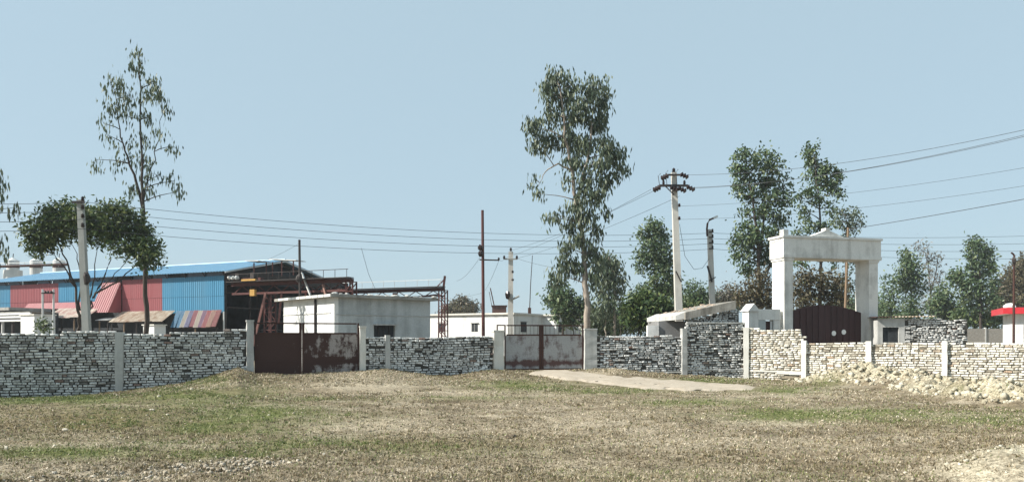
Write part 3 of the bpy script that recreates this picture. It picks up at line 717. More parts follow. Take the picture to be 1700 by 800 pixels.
MB().obox(F, 0, 1.4, 0, 1.4, 0, 4.62).build('wall', plain('brown_brick', (.14, .075, .06), .9, 0, .4, 3), t); MB().obox(F, -.08, 1.5, -.08, 1.5, 4.62, 4.74).build('slab', RUST, t)
MB().tube([P(821, 510, 74.5), P(814, 478, 74.5)], .06, 6).build('leaning_pole', RUST, t)
MB().tube([P(817, 510, 74.5), P(812, 484, 74.5)], .03, 6).build('leaning_pole', RUST, t)
t = thing('antenna_mast', P(880, 519, 64), 'thin leaning antenna mast standing on the low white roof', 'mast')
MB().tube([P(879, 519, 64), P(881, 470, 64), P(884, 424, 64)], [.05, .04, .03], 6).build('mast', DARKST, t); MB().obox((Vector((P(877.5, 0, 64).x, 64)), Vector((1, 0)), Vector((0, 1))), -.05, .22, -.15, .15, 3.5, 4.1).build('base', RUST, t)
# ---------------------------------------------------------------- blue and red shed
C = Vector((-19.3, 50)); sa_ = Vector((-.908, .419)); sb_ = Vector((.419, .908)); EZ, AZ, SL, SW = 6.05, 7.2, 27.0, 10.6
FS = (C, sa_, sb_)
def S(s, t_, z): q = C+sa_*s+sb_*t_; return V(q.x, q.y, z)
nrm_side = V(-sb_.x, -sb_.y, 0)
r = thing('factory_shed', S(0, 0, 0), 'big blue and red corrugated factory shed with open dark gable', 'shed')
def side_sheets(s0, s1, z0, z1, mat, t_=0, t1=None, name='wall_sheet'):
    n = max(1, round((s1-s0)/1.05))
    for i in range(n):
        a = s0+(s1-s0)*i/n; b = s0+(s1-s0)*(i+1)/n
        A_ = S(a+.008, t_, z0); U_ = S(b-.008, t_, z0)-A_; W_ = S(a+.008, t_ if t1 is None else t1, z1)-A_
        MB().sheet(A_, U_, W_, nrm_side, 5, .022).build(name, mat, r)
for s0, s1, m in ((0.05, 5.9, BLUE), (5.9, 10.0, RED)):
    side_sheets(s0, s1, 4.35, 5.72, m); side_sheets(s0, s1, 3.2, 4.335, m, .012)
for s0, s1, m in ((11.9, 17.1, BLUE), (17.1, 23.0, RED), (23.0, SL, BLUE)):
    side_sheets(s0, s1, 4.3, 5.72, m); side_sheets(s0, s1, 3.6, 4.285, m if m is RED else BLUE, .012)
# strip at the eave, set back
for i in range(int(SL/1.8)):
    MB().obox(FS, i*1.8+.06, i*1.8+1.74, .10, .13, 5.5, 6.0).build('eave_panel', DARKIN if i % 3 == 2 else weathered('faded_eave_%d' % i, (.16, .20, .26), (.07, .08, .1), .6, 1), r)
    MB().beam(S(i*1.8, .02, 5.68), S(i*1.8, -.25, 5.98), .05, .05).build('eave_bracket', DARKST, r)
# red slanted hood
hd = thing('slanted_hood', S(11, -.6, 3.2), 'red slanted sheet hood leaning out from the shed wall', 'hood')
for i in range(2):
    A_ = S(10.05+i*.93, -1.15, 3.35); U_ = S(10.05+(i+1)*.93-.01, -1.15, 3.35)-A_; W_ = S(10.05+i*.93, -.1, 5.6)-A_
    MB().sheet(A_, U_, W_, nrm_side, 4, .035).build('hood_sheet', RED, hd)
q = MB(); p0, p1, p2 = S(10.03, -1.15, 3.35), S(10.03, -.05, 3.35), S(10.03, -.06, 5.6); o_ = V(*(sa_*.02), 0)
q.v = [tuple(p) for p in (p0, p1, p2, p0-o_, p1-o_, p2-o_)]; q.f = [(0,1,2),(5,4,3),(0,3,4,1),(1,4,5,2),(2,5,3,0)]; q.build('hood_cheek', RED, hd)
# lower red strip at left and lower dark wall
side_sheets(12.3, 20.2, 3.72, 4.2, RED, -.75, -.35, 'apron_sheet')
MB().obox(FS, .3, SL, .35, .5, -.3, 3.5).build('lower_wall', DARKIN, r)  # dark colour stands for the shade beneath the awnings
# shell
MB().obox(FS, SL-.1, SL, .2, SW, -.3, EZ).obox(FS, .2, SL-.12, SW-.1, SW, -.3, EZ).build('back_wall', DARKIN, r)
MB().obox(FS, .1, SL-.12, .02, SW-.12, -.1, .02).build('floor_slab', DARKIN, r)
# roof
ov = .45; nR = 26
for i in range(nR):
    a = -.5+(SL+.9)*i/nR; b = -.5+(SL+.9)*(i+1)/nR
    for k in (0, 1):
        t0, t1 = (-ov, SW/2) if k == 0 else (SW+ov, SW/2)
        sl0 = (AZ-EZ)/(SW/2); z0 = EZ-ov*sl0
        A_ = S(a, t0, z0); U_ = S(b-.01, t0, z0)-A_; W_ = S(a, t1, AZ+.02)-A_; N_ = U_.cross(W_); N_ = N_ if N_.z > 0 else -N_
        if k == 1: A_ = S(b-.01, t0, z0); U_ = S(a, t0, z0)-A_; W_ = S(b-.01, t1, AZ+.02)-A_
        MB().sheet(A_, U_, W_, N_, 4, .035).build('roof_sheet', ROOFB, r)
MB().tube([S(-.52, SW/2, AZ+.05), S(SL+.4, SW/2, AZ+.05)], .09, 6).build('ridge_cap', ROOFB, r)
# fascia, portal frames, gable sheeting
for t0, t1 in ((-ov, SW/2), (SW/2, SW+ov)):
    za = AZ-.08 if t0 > 0 else EZ-ov*.217-.06; zb_ = EZ-ov*.217-.06 if t0 > 0 else AZ-.08
    MB().beam(S(-.5, t0, za), S(-.5, t1, zb_), .05, .10).build('fascia', GALV, r)
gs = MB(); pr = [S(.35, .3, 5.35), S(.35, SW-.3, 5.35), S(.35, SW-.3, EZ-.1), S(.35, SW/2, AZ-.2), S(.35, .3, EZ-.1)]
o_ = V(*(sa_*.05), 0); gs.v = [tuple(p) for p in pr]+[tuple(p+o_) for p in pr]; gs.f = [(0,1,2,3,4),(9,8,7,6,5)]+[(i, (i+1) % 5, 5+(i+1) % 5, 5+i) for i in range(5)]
gs.build('gable_sheet', plain('shaded_gable', (.045, .055, .065), .8, 0, .3, 2), r)  # gable turned from the sun, its shade put into the sheet colour
for s in (.15, 7, 14, 21, 26.5):
    for tt in (.15, SW-.2):
        MB().beam(S(s, tt+.02, -.3), S(s, tt+.02, EZ-.12), .18, .2).build('column', DARKST, r)
    MB().beam(S(s, .2, EZ-.2), S(s, SW/2, AZ-.2), .12, .22).build('rafter', DARKST, r); MB().beam(S(s, SW/2, AZ-.2), S(s, SW-.2, EZ-.2), .12, .22).build('rafter', DARKST, r)
for z in (2.1, 3.6, 4.6): MB().beam(S(.1, .25, z), S(.1, 7.5, z), .06, .09).build('girt', DARKST, r)
for tt in (2.5, 5.2, 8): MB().beam(S(.2, tt, -.2), S(.2, tt, 5.4), .12, .12).build('gable_post', DARKST, r)
MB().tube([S(-.06, -.12, -.2), S(-.06, -.12, 3.3)], .06, 8).build('corner_pipe', GALV, r)
# ---------------------------------------------------------------- awnings and sheds in front of the shed
def awning(label, s0, s1, zt, zb_, t0, t1, mat, npost, pitch=.9, alt=None, group='tin awnings before the shed'):
    t = thing('awning', S((s0+s1)/2, (t0+t1)/2, 0), label, 'awning', group)
    n = max(2, round((s1-s0)/pitch))
    N_ = (S(s0, t1, zb_)-S(s0, t0, zt)).cross(V(sa_.x, sa_.y, 0)); N_ = N_ if N_.z > 0 else -N_
    for i in range(n):
        a = s0+(s1-s0)*i/n; b = s0+(s1-s0)*(i+1)/n; dz = random.uniform(-.03, .03)
        A_ = S(a, t1-random.uniform(0, .15), zb_+dz); U_ = S(b+.03, t1, zb_+dz)-S(a, t1, zb_+dz); W_ = S(a, t0, zt+dz*.3)-A_
        MB().sheet(A_+V(0, 0, .008*(i % 2)), U_, W_, N_, 7, .028).build('roof_sheet', mat[(n-1-i) % len(mat)] if isinstance(mat, list) else mat, t)
    for i in range(npost):
        s = s0+.15+(s1-s0-.3)*i/(npost-1)
        MB().tube([S(s, t1+.12, -.3), S(s+random.uniform(-.05, .05), t1+.12, zb_-.02)], .05, 6).build('post', BAMBOO if i % 2 else DARKST, t)
    MB().beam(S(s0, t1+.12, zb_-.05), S(s1, t1+.12, zb_-.05), .06, .08).build('eave_beam', DARKST, t)
    return t
awning('rusty tin awning before the red shed panels', 4.5, 9.8, 3.42, 2.66, -.12, -1.2, TINR, 5)
awning('blue and red striped sheet awning at the shed corner', .15, 4.3, 3.4, 2.25, -.1, -.55, STRIPE, 3, .42)
awning('pink and cream tin awning behind the concrete pole', 11.2, 15.6, 3.7, 2.98, -.9, -1.9, TINP, 4)
awning('small grey tin awning behind the broad tree', 9.9, 11.1, 2.98, 2.8, -.5, -1.2, GALV, 2)
t = thing('open_store', S(21, -6, 0), 'low open store with white fascia boards at the left edge', 'store')
for i, (z, tt) in enumerate(((3.22, -4.2), (2.99, -4.5), (2.74, -4.8))):
    MB().obox(FS, 13.7-i*.1, 22, tt-.10, tt, z-.07, z+.07).build('fascia_board', WHITE, t)
MB().obox(FS, 16.6, 23, -4.0, -.9, 3.5, 3.72).build('roof_slab', ROOFC, t); MB().obox(FS, 14.0, 22, -4.15, -2.0, 3.32, 3.38).build('roof_slab', ROOFC, t)
for i in range(7): MB().obox(FS, 13.8+i*1.15, 13.9+i*1.15, -4.75, -4.6, -.3, 2.66).build('post', DARKST if i % 2 else GALV, t)
MB().obox(FS, 13.8, 22, -2.4, -2.2, -.3, 3.3).build('back_wall', DARKIN, t)
MB().beam(S(16.2, -4.5, .9), S(17.0, -4.5, 2.3), .07, .07).build('brace', DARKST, t); MB().beam(S(17.1, -4.55, .9), S(16.3, -4.55, 2.3), .07, .07).build('brace', DARKST, t)
def booth(label, px, d, pyt, lw_, rw_, roof=True):
    k = P(px, 0, d); t = thing('white_booth', (k.x, k.y, 0), label, 'booth')
    Fb = (Vector((k.x, k.y)), Vector((.43, .903)), Vector((-.903, .43))); zt = CAMH+(HZ-pyt)/FPX*d
    MB().obox(Fb, 0, rw_, 0, lw_, -.3, zt).build('wall', WHITE, t); MB().obox(Fb, -.06, rw_+.06, -.06, lw_+.06, zt, zt+.07).build('roof_slab', CONC_L, t)
    MB().obox(Fb, rw_*.25, rw_*.75, -.02, -.002, -.2, zt-.5).build('door', GALV, t)
booth('small white booth behind the left wall near the open store', 57, 42, 523, 1.25, 1.2)
booth('tiny white booth peeping over the wall under the rusty awning', 256, 44, 540, .95, .8)
# slender double pole frame
t = thing('pole_frame', P(80, 548, 40), 'pair of slender posts joined by a crossbar behind the left wall', 'pole frame')
for px in (71, 89): MB().tube([V(P(px, 0, 40).x, 40, -.2), P(px, 480, 40)], .05, 6).build('post', GALV, t)
MB().beam(P(69, 486.5, 39.93), P(91, 486.5, 39.93), .05, .06).build('crossbar', DARKST, t)
for px in (75, 80, 85): MB().lump(P(px, 485, 39.93), .06, .06, .09, px, 6, 4).build('insulator', INSUL, t)
# ---------------------------------------------------------------- tanks on the skyline
for i, (px, lab) in enumerate(((68, 'leftmost grey silo tank above the shed roof, with a wider skirt'), (184*.33+0, 'middle grey silo tank above the shed roof'), (98, 'right grey silo tank above the shed roof, nearest the broad tree'))):
    px = (21.5, 60, 98)[i]; c = P(px, 0, 78); rad = .58
    t = thing('silo_tank', (c.x, c.y, 0), lab, 'silo', 'silo tanks behind the shed')
    zt = CAMH+(HZ-433)/FPX*78
    MB().tube([V(c.x, c.y, 3), V(c.x, c.y, zt)], rad, 18).build('tank', GALV, t, False)
    MB().tube([V(c.x, c.y, zt+.001), V(c.x, c.y, zt+.35)], [rad*1.03, .06], 18).build('cone_roof', GALV, t)
    MB().tube([V(c.x, c.y, zt+.35), V(c.x+.05, c.y, zt+.75)], .04, 6).build('vent', DARKST, t)
    MB().tube([V(c.x, c.y, zt-.75), V(c.x, c.y, zt-.55)], rad*1.03, 18).build('hoop', RUST, t)
    for k in range(4):
        an = k*math.pi/2+.7; MB().tube([V(c.x+math.cos(an)*rad*.9, c.y+math.sin(an)*rad*.9, -.2), V(c.x+math.cos(an)*rad*.9, c.y+math.sin(an)*rad*.9, 3.1)], .07, 6).build('leg', DARKST, t)
    if i == 0: MB().tube([V(c.x, c.y, 3.4), V(c.x, c.y, zt-1.0)], rad*1.5, 18).build('skirt', GALV, t)
t = thing('conveyor_pipe', P(60, 441, 76), 'horizontal pipe joining the three silo tanks', 'pipe')
MB().tube([P(-20, 443, 77), P(112, 439, 77)], .13, 8).build('pipe', RUST, t)
MB().tube([P(-20, 438, 77), P(112, 434, 77)], .03, 6).build('handrail', GALV, t)
for px in range(-15, 112, 14): MB().tube([P(px, 443, 77), P(px, 435, 77)], .025, 5).build('stanchion', GALV, t)
# ---------------------------------------------------------------- gantry crane and its runways
gd = Vector((.908, -.419)); gp = sb_
def Gp(s, t_, z): q = C+gd*s+gp*t_; return V(q.x, q.y, z)
GZ = 5.2
def lattice(root, s, t_, z0, z1, wd=.5, name='tower'):
    mb = MB()
    for a in (-wd/2, wd/2):
        for b in (-wd/2.5, wd/2.5): mb.beam(Gp(s+a, t_+b, z0), Gp(s+a*.9, t_+b*.9, z1), .09, .09)
    n = int((z1-z0)/.55)
    for i in range(n):
        z = z0+(z1-z0)*i/n; z2 = z0+(z1-z0)*(i+1)/n; f = -1 if i % 2 else 1
        for b in (-wd/2.5, wd/2.5):
            mb.beam(Gp(s-wd/2*f, t_+b, z), Gp(s+wd/2*f, t_+b, z2), .05, .05)
            mb.beam(Gp(s-wd/2, t_+b, z2), Gp(s+wd/2, t_+b, z2), .05, .05)
    return mb.build(name, RUSTRED, root)
def runway(label, t_, s1, shallow):
    r_ = thing('crane_runway', Gp(s1/2, t_, 0), label, 'crane runway', 'crane runways beside the shed')
    g = MB()
    if shallow:
        g.beam(Gp(.5, t_, GZ-.12), Gp(s1, t_, GZ-.12), .22, .26)
    else:
        g.beam(Gp(.3, t_, GZ-.1), Gp(s1, t_, GZ-.1), .28, .22); g.beam(Gp(.3, t_, GZ-.72), Gp(s1, t_, GZ-.72), .2, .14)
    g.build('girder', RUSTRED, r_)
    tr = MB(); n = 14
    zl = GZ-.66 if not shallow else GZ-.62
    for i in range(n):
        a = .5+(s1-.7)*i/n; b = .5+(s1-.7)*(i+1)/n
        tr.beam(Gp(a, t_, GZ-.22 if i % 2 else zl), Gp(b, t_, zl if i % 2 else GZ-.22), .05, .05)
    if shallow: tr.beam(Gp(.5, t_+.02, zl), Gp(s1, t_+.02, zl), .09, .09)
    tr.build('lattice_web', RUSTRED, r_)
    MB().beam(Gp(.3, t_-.3, GZ+.05), Gp(s1+.1, t_-.3, GZ+.05), .6, .05).build('walkway', DARKST, r_)
    rl_ = MB(); rl_.beam(Gp(.3, t_-.58, GZ+.55), Gp(s1+.1, t_-.58, GZ+.55), .035, .035)
    rl_.build('handrail', GALV if shallow else DARKST, r_)
    for i in range(12):
        s = .4+(s1-.4)*i/11; MB().beam(Gp(s, t_-.58, GZ+.07), Gp(s, t_-.58, GZ+.54), .03, .03).build('stanchion', GALV if shallow else DARKST, r_)
    lattice(r_, s1-.1, t_, -.3, GZ-.2, .55)
    if not shallow:
        lattice(r_, 3.3, t_+.3, -.3, GZ-.8, .6)
        MB().beam(Gp(2.4, t_-.3, 1.0), Gp(3.3, t_-.1, GZ-.7), .13, .13).build('raker', plain('pinkish_primer', (.30, .15, .13), .7), r_)
        MB().beam(Gp(9.6, t_-.3, .6), Gp(8.0, t_-.1, GZ-.3), .13, .13).build('raker', plain('pinkish_primer2', (.30, .17, .14), .7), r_)
        MB().beam(Gp(6.3, t_-.1, GZ-.1+.6), Gp(7.6, t_-.4, GZ-1.7), .1, .1).build('raker', GALV, r_)
        for s in (4.4, 6.4, 7.9): MB().beam(Gp(s, t_-.1, 2.5), Gp(s+.25, t_-.1, GZ-.75), .12, .12).build('hanger', RUSTRED, r_)
    else:
        MB().beam(Gp(s1-.1, t_, GZ-.2), Gp(s1+.05, t_, GZ+.85), .16, .16).beam(Gp(s1-.7, t_, GZ), Gp(s1, t_, GZ+.6), .07, .07).build('end_stop', RUSTRED, r_)
        for s in (3.0, 7.0): MB().beam(Gp(s, t_-.1, GZ-1.0), Gp(s, t_-.1, GZ-.3), .35, .3).build('bracket', RUSTRED, r_)
        MB().tube([Gp(s1-.3, t_, GZ-.3)+V(-.1, 0, -.2), Gp(s1-2.2, t_, GZ-.62)], .06, 6).build('knee_brace', RUSTRED, r_)
    return r_
runway('rust red crane runway nearer the camera, from shed gable to square tower', 0.4, 10.2, False)
runway('rust red crane runway farther off, ending in the lattice tower', 10.0, 11.2, True)
t = thing('bridge_crane', Gp(1.6, 5, GZ), 'bridge crane with yellow hoist and tin canopy beside the shed gable', 'crane')
for s in (1.0, 2.3):
    MB().beam(Gp(s, .1, GZ+.38), Gp(s, 10.2, GZ+.38), .3, .5).build('bridge_girder', DARKST, t)
for tt in (.4, 10.0): MB().beam(Gp(.5, tt, GZ+.2), Gp(2.9, tt, GZ+.2), .3, .22).build('end_carriage', RUSTRED, t)
MB().beam(Gp(1.7, -.15, GZ+.13), Gp(2.9, -.15, GZ+.13), .16, .12).build('walk_beam', YELLOW, t)
MB().beam(Gp(2.55, -.25, GZ-.72), Gp(2.95, -.25, GZ-.72), .2, .42).build('hoist_box', YELLOW, t)
for s in (.55, .85, 1.2): MB().lump(Gp(s, -.1, GZ+.32), .16, .16, .14, int(s*10), 8, 5).build('motor', GALV, t)
cn = MB().beam(Gp(.9, 1.5, GZ+1.55), Gp(2.1, 1.5, GZ+1.5), 1.2, .05).build('canopy', GALV, t); MB().beam(Gp(2.3, 2.2, GZ+1.68), Gp(4.6, 2.2, GZ+1.5), 1.0, .05).build('canopy', GALV, t)
for s in (.95, 2.05, 2.6, 3.4, 4.4): MB().beam(Gp(s, 1.7, GZ+.5), Gp(s, 1.7, GZ+1.47), .07, .07).build('canopy_post', RUSTRED, t)
tm = thing('stay_mast', Gp(5.6, -.9, 0), 'dark steel mast rising in front of the crane runway', 'mast')
q = P(497, 398, Gp(5.6, -.9, 0).y)
MB().tube([V(q.x+.1, q.y, -.3), V(q.x, q.y, q.z)], [.10, .075], 8).build('shaft', DARKST, tm)
MB().lump(V(q.x, q.y, 5.3), .22, .2, .3, 4, 7, 5).build('clamp', DARKST, tm)
# ---------------------------------------------------------------- white arch gateway
au = Vector((.966, .257)); av = Vector((-.257, .966)); AO = Vector((12.07, 33)); FA = (AO, au, av)
t = thing('arch_gateway', V(14.5, 33.8, 0), 'tall white concrete arch gateway with small pediment on the right', 'gateway')
def column(s0, s1):
    c = MB().obox(FA, s0, s1, 0, .9, -.3, 5.0).build('column', ARCHW, t)
    MB().obox(FA, s0-.04, s1+.04, -.04, .94, 5.0, 5.10).build('capital', ARCHW, c)
    MB().obox(FA, s0-.05, s1+.05, -.05, .95, -.3, .45).build('plinth', ARCHW, c)
column(.0, .44); column(4.46, 4.94)
bmz = MB().obox(FA, -.08, 5.06, -.06, .98, 5.102, 6.0).build('lintel_beam', ARCHW, t)
MB().obox(FA, -.13, 5.11, -.12, 1.04, 6.002, 6.10).build('cornice', ARCHW, bmz)
MB().obox(FA, -.10, 5.08, -.10, 1.0, 5.06+.05, 5.24).build('lower_moulding', ARCHW, bmz) if False else MB().obox(FA, -.10, 5.08, -.09, -.062, 5.12, 5.26).build('lower_moulding', ARCHW, bmz)
MB().obox(FA, -.11, .14, -.1, .2, 6.102, 6.34).build('corner_block', ARCHW, bmz)
pd = MB(); q0 = lambda s, y, z: (*(AO+au*s+av*y), z)
pd.v = [q0(1.35, .0, 6.102), q0(3.15, .0, 6.102), q0(2.25, .0, 6.42), q0(1.35, .4, 6.102), q0(3.15, .4, 6.102), q0(2.25, .4, 6.42)]
pd.f = [(0,1,2),(5,4,3),(0,3,4,1),(1,4,5,2),(2,5,3,0)]; pd.build('pediment', ARCHW, bmz)
MB().obox(FA, 2.13, 2.37, -.02, .3, 6.40, 6.50).build('finial', ARCHW, bmz)
wd_ = thing('maroon_gate', V(14.5, 33.9, 0), 'dark maroon double gate with two white discs under the arch', 'gate')
for k, (s0, s1) in enumerate(((.50, 2.44), (2.46, 4.40))):
    n = 8; mb = MB()
    zt = lambda s: 2.72+.34*math.sin(math.pi*(s-.5)/3.9)
    pts = [q0(s0+(s1-s0)*i/n, .45, zt(s0+(s1-s0)*i/n)) for i in range(n+1)]+[q0(s1, .45, .1), q0(s0, .45, .1)]
    m_ = len(pts); oo = (av.x*.05, av.y*.05); mb.v = pts+[(p[0]+oo[0], p[1]+oo[1], p[2]) for p in pts]
    mb.f = [tuple(range(m_))[::-1], tuple(range(m_, 2*m_))]+[(i, (i+1) % m_, m_+(i+1) % m_, m_+i) for i in range(m_)]
    lf = mb.build('gate_leaf', GATEBROWN, wd_)
    for i in range(1, 6):
        s = s0+(s1-s0)*i/6; MB().obox(FA, s-.02, s+.02, .42, .448, .15, zt(s)-.06).build('rib', GATEBROWN, lf)
    dc = MB(); c = AO+au*(s1-.42 if k == 0 else s0+.22)+av*.41; 
for px, py in ((1384.5, 553), (1401, 551)):
    k_ = (px-850)/FPX; s = (k_*(AO.y+av.y*.4)-(AO.x+av.x*.4))/(au.x-k_*au.y); c = AO+au*s+av*.4; z = CAMH+(HZ-py)/FPX*c.y
    MB().tube([V(c.x, c.y, z), V(c.x+av.x*.015, c.y+av.y*.015, z)], .115, 20).build('white_disc', WHITEP, wd_)
t = thing('wicket_porch', V(11, 32.7, 0), 'small white pitched wicket porch beside the left arch column', 'porch')
MB().obox(FA, -1.78, -1.3, .0, .5, -.3, 2.72).build('pier', ARCHW, t)
pd = MB(); pd.v = [q0(-1.84, -.05, 2.722), q0(-1.24, -.05, 2.722), q0(-1.54, -.05, 3.06), q0(-1.84, .6, 2.722), q0(-1.24, .6, 2.722), q0(-1.54, .6, 3.06)]
pd.f = [(0,1,2),(5,4,3),(0,3,4,1),(1,4,5,2),(2,5,3,0)]; pd.build('pier_cap', ARCHW, t)
MB().obox(FA, -1.298, -.12, .1, .45, 2.35, 2.82).build('lintel', ARCHW, t); MB().obox(FA, -1.298, -.86, .12, .42, -.3, 2.348).build('side_wall', WHITE_SHADE, t)
MB().obox(FA, -.46, -.12, .12, .42, -.3, 2.348).build('side_wall', ARCHW, t); MB().obox(FA, -.858, -.462, .25, .29, -.2, 2.3).build('door', GATEBROWN, t)
MB().obox(FA, -.56, -.5, .2, .245, 1.75, 2.3).build('latch_plate', WHITEP, t)
# ---------------------------------------------------------------- slab-roof hut behind the dark wall
t = thing('broken_slab_hut', P(1180, 540, 31), 'brick hut with broken sloping concrete slab roof left of the arch', 'hut')
p0, p1 = P(1142, 0, 30.5), P(1226, 0, 30.5)
zl, zr_ = CAMH+(HZ-531)/FPX*30.5, CAMH+(HZ-513)/FPX*30.5
Lh = p1.x-p0.x
brick_wall(t, (p0.x, p0.y), (p1.x, p1.y), lambda s: .9, lambda s: zl+(zr_-zl)*min(1, s/Lh*1.25), GM, 60, 1.8, 21, .03)
q = MB(); a, b = P(1138, 530.5, 30.2), P(1222, 512.5, 30.2); dv = V(-.6, 3.2, -.02); th = V(0, 0, .30)
q.hexa([a, b, b+dv, a+dv, a+th, b+th*1.1, b+dv+th, a+dv+th]); sb2 = q.build('roof_slab', weathered('broken_slab', (.38, .36, .32), (.13, .12, .10), .85, 2.6, lo=.4, hi=.62), t)
q = MB(); a2, b2 = P(1122, 531, 30.4), P(1139, 529, 30.3); q.hexa([a2, b2, b2+dv, a2+dv, a2+th*.6, b2+th, b2+dv+th, a2+dv+th*.6]); q.build('roof_slab', CONC, t)
rr = random.Random(3); rb = MB()
for i in range(26):
    f = rr.random(); g_ = rr.random(); p = a+(b-a)*f+dv*g_+V(0, 0, .22); e = rr.uniform(.03, .09); rb.lump(p+V(0, 0, .08), e*1.6, e, e*.7, i, 6, 4)
tag(rb.build('rubble', plain('rubble_brick', (.40, .31, .24), .95, 0, .4, 5), sb2), kind='stuff')
Fh = (Vector((P(1077, 0, 31.5).x, 31.5)), Vector((1, 0)), Vector((0, 1)))
MB().obox(Fh, .42, 1.7, 0, 2.5, -.3, CAMH+(HZ-533)/FPX*31.5).build('grey_wall', weathered('grey_render', (.24, .24, .24), (.12, .12, .12), .6, 1.5), t)
MB().obox(Fh, -.05, .418, -.06, .25, -.3, CAMH+(HZ-540)/FPX*31.5).build('white_patch_wall', WHITE, t)
# ---------------------------------------------------------------- brick hut right of the arch
Fh = (Vector((P(1456, 0, 33.4).x, 33.4)), Vector((.99, -.14)), Vector((.14, .99)))
t = thing('brick_hut', V(18, 33.5, 0), 'low grey brick hut with square window right of the arch', 'hut')
z1 = 2.42; hA = Fh[0]+Fh[1]*1.15; hB = Fh[0]+Fh[1]*3.75
brick_wall(t, hA, hB, lambda s: .5, lambda s: z1, GM, 60, 1.8, 31, .03)
MB().obox(Fh, .0, .22, -.06, .06, -.3, z1).obox(Fh, .9, 1.15, -.06, .06, -.3, z1).obox(Fh, .222, .898, -.06, .06, 2.03, z1).obox(Fh, .222, .898, -.06, .06, -.3, 1.35).build('plastered_wall', CONC, t)
wn = MB().obox(Fh, .222, .898, .03, .05, 1.35, 2.03).build('window', DARKIN, t)
MB().obox(Fh, .19, .93, -.09, -.062, 1.29, 1.349).build('sill', CONC, wn)
MB().obox(Fh, 3.62, 3.75, .065, 2.5, -.3, z1-.05).obox(Fh, 0, .12, .065, 2.5, -.3, z1-.05).obox(Fh, .125, 3.6, 2.4, 2.5, -.3, z1-.05).build('back_wall', CONC, t)
for i in range(3): MB().sheet(V(*(Fh[0]+Fh[1]*(-.15+i*.85)+Fh[2]*-.25), z1+.05+.01*i), V(*(Fh[1]*.83), .01), V(*(Fh[2]*2.6), .05), (0, 0, 1), 6, .03).build('roof_sheet', TINR if i else RUST, t)
# ---------------------------------------------------------------- white building with the red parapet
Fh = (Vector((P(1683, 0, 45).x, 45)), Vector((.896, -.444)), Vector((.444, .896)))
t = thing('red_parapet_building', V(32, 46, 0), 'white building with red roof edge at the right frame edge', 'building')
MB().obox(Fh, 0, .5, 0, 1.0, -.3, 2.98).build('pier', WHITE, t)
MB().obox(Fh, .502, 6, .35, .5, 2.3, 2.978).obox(Fh, .502, 6, .35, .5, -.3, 1.5).obox(Fh, 1.6, 2.4, .35, .5, 1.5, 2.3).obox(Fh, 3.4, 6, .35, .5, 1.5, 2.3).build('front_wall', WHITE, t)
MB().obox(Fh, 0, 6, 4.3, 4.5, -.3, 2.97).obox(Fh, 0, .2, 1.01, 4.28, -.3, 2.97).build('back_wall', WHITE, t)
for s in (.502, 2.4): MB().obox(Fh, s+.002, s+(1.096 if s < 1 else .998), .44, .46, 1.5, 2.3).build('window', DARKIN, t)
rf = MB().obox(Fh, -.55, 6.5, -.45, 4.9, 3.0, 3.10).build('roof_slab', WHITE, t)
MB().obox(Fh, -.58, 6.52, -.50, -.452, 2.98, 3.36).obox(Fh, -.60, -.552, -.45, 4.9, 2.98, 3.36).build('red_parapet', REDP, rf)
MB().lump(V(*(Fh[0]+Fh[1]*-.15+Fh[2]*.4), 3.42), .34, .3, .24, 3, 8, 5).build('roof_tank', WHITEP, rf)
t = thing('field_wall', P(1640, 545, 68), 'low pale wall in front of the far trees at the right', 'wall')
for i in range(7):
    MB().obox((Vector((P(1590, 0, 68).x+i*2.6, 68)), Vector((1, 0)), Vector((0, 1))), 0, 2.5, 0, .15, -.2, 2.35).build('panel', plain('dun_wall', (.34, .31, .27), .95), t) if i == 0 else None
    MB().obox((Vector((P(1590, 0, 68).x+i*2.6, 68)), Vector((1, 0)), Vector((0, 1))), 2.5, 2.6, -.05, .2, -.2, 2.45).build('post', CONC, t)
    if i: MB().obox((Vector((P(1590, 0, 68).x+i*2.6, 68)), Vector((1, 0)), Vector((0, 1))), 0, 2.5, 0, .15, -.2, 2.35).build('panel', bpy.data.materials['dun_wall'], t)
# ---------------------------------------------------------------- poles
def insulator(root, p, r=.07, h=.16):
    mb = MB(); mb.tube([p, p+V(0, 0, h*.35), p+V(0, 0, h*.4), p+V(0, 0, h*.7), p+V(0, 0, h)], [r*.6, r, r*.55, r*.9, r*.3], 8); return mb.build('insulator', INSUL, root)
def cpole(label, top, bot, d, r0, r1, mat, name='utility_pole', n=4, zb=-.4):
    a = P(bot[0], bot[1], d); b = P(top[0], top[1], d); t = thing(name, (a.x, a.y, 0), label, 'utility pole' if name == 'utility_pole' else 'pole')
    k = (a.z-zb)/(b.z-a.z); a2 = a-(b-a)*k
    if n == 4:
        mb = MB(); ring = lambda c, r: [(c.x-r, c.y-r*.8, c.z), (c.x+r, c.y-r*.8, c.z), (c.x+r, c.y+r*.8, c.z), (c.x-r, c.y+r*.8, c.z)]
        mb.hexa(ring(a2, r0)+ring(b, r1))
    else: mb = MB().tube([a2, b], [r0, r1], n)
    mb.build('shaft', mat, t); return t, b
tL, bL = cpole('tall grey concrete pole in front of the broad tree at left', (133.5, 332), (144, 548), 27, .135, .10, POLE_G)
MB().beam(bL+V(-.22, -.13, -.1), bL+V(.22, -.13, -.1), .06, .08).build('cross_arm', DARKST, tL)
for dz in (.0, -.30, -.62, -.95): insulator(tL, bL+V(.14, -.1, dz-.05))
MB().lump(bL+V(.25, -.05, -2.85), .12, .12, .26, 2, 7, 5).build('junction_box', DARKST, tL)
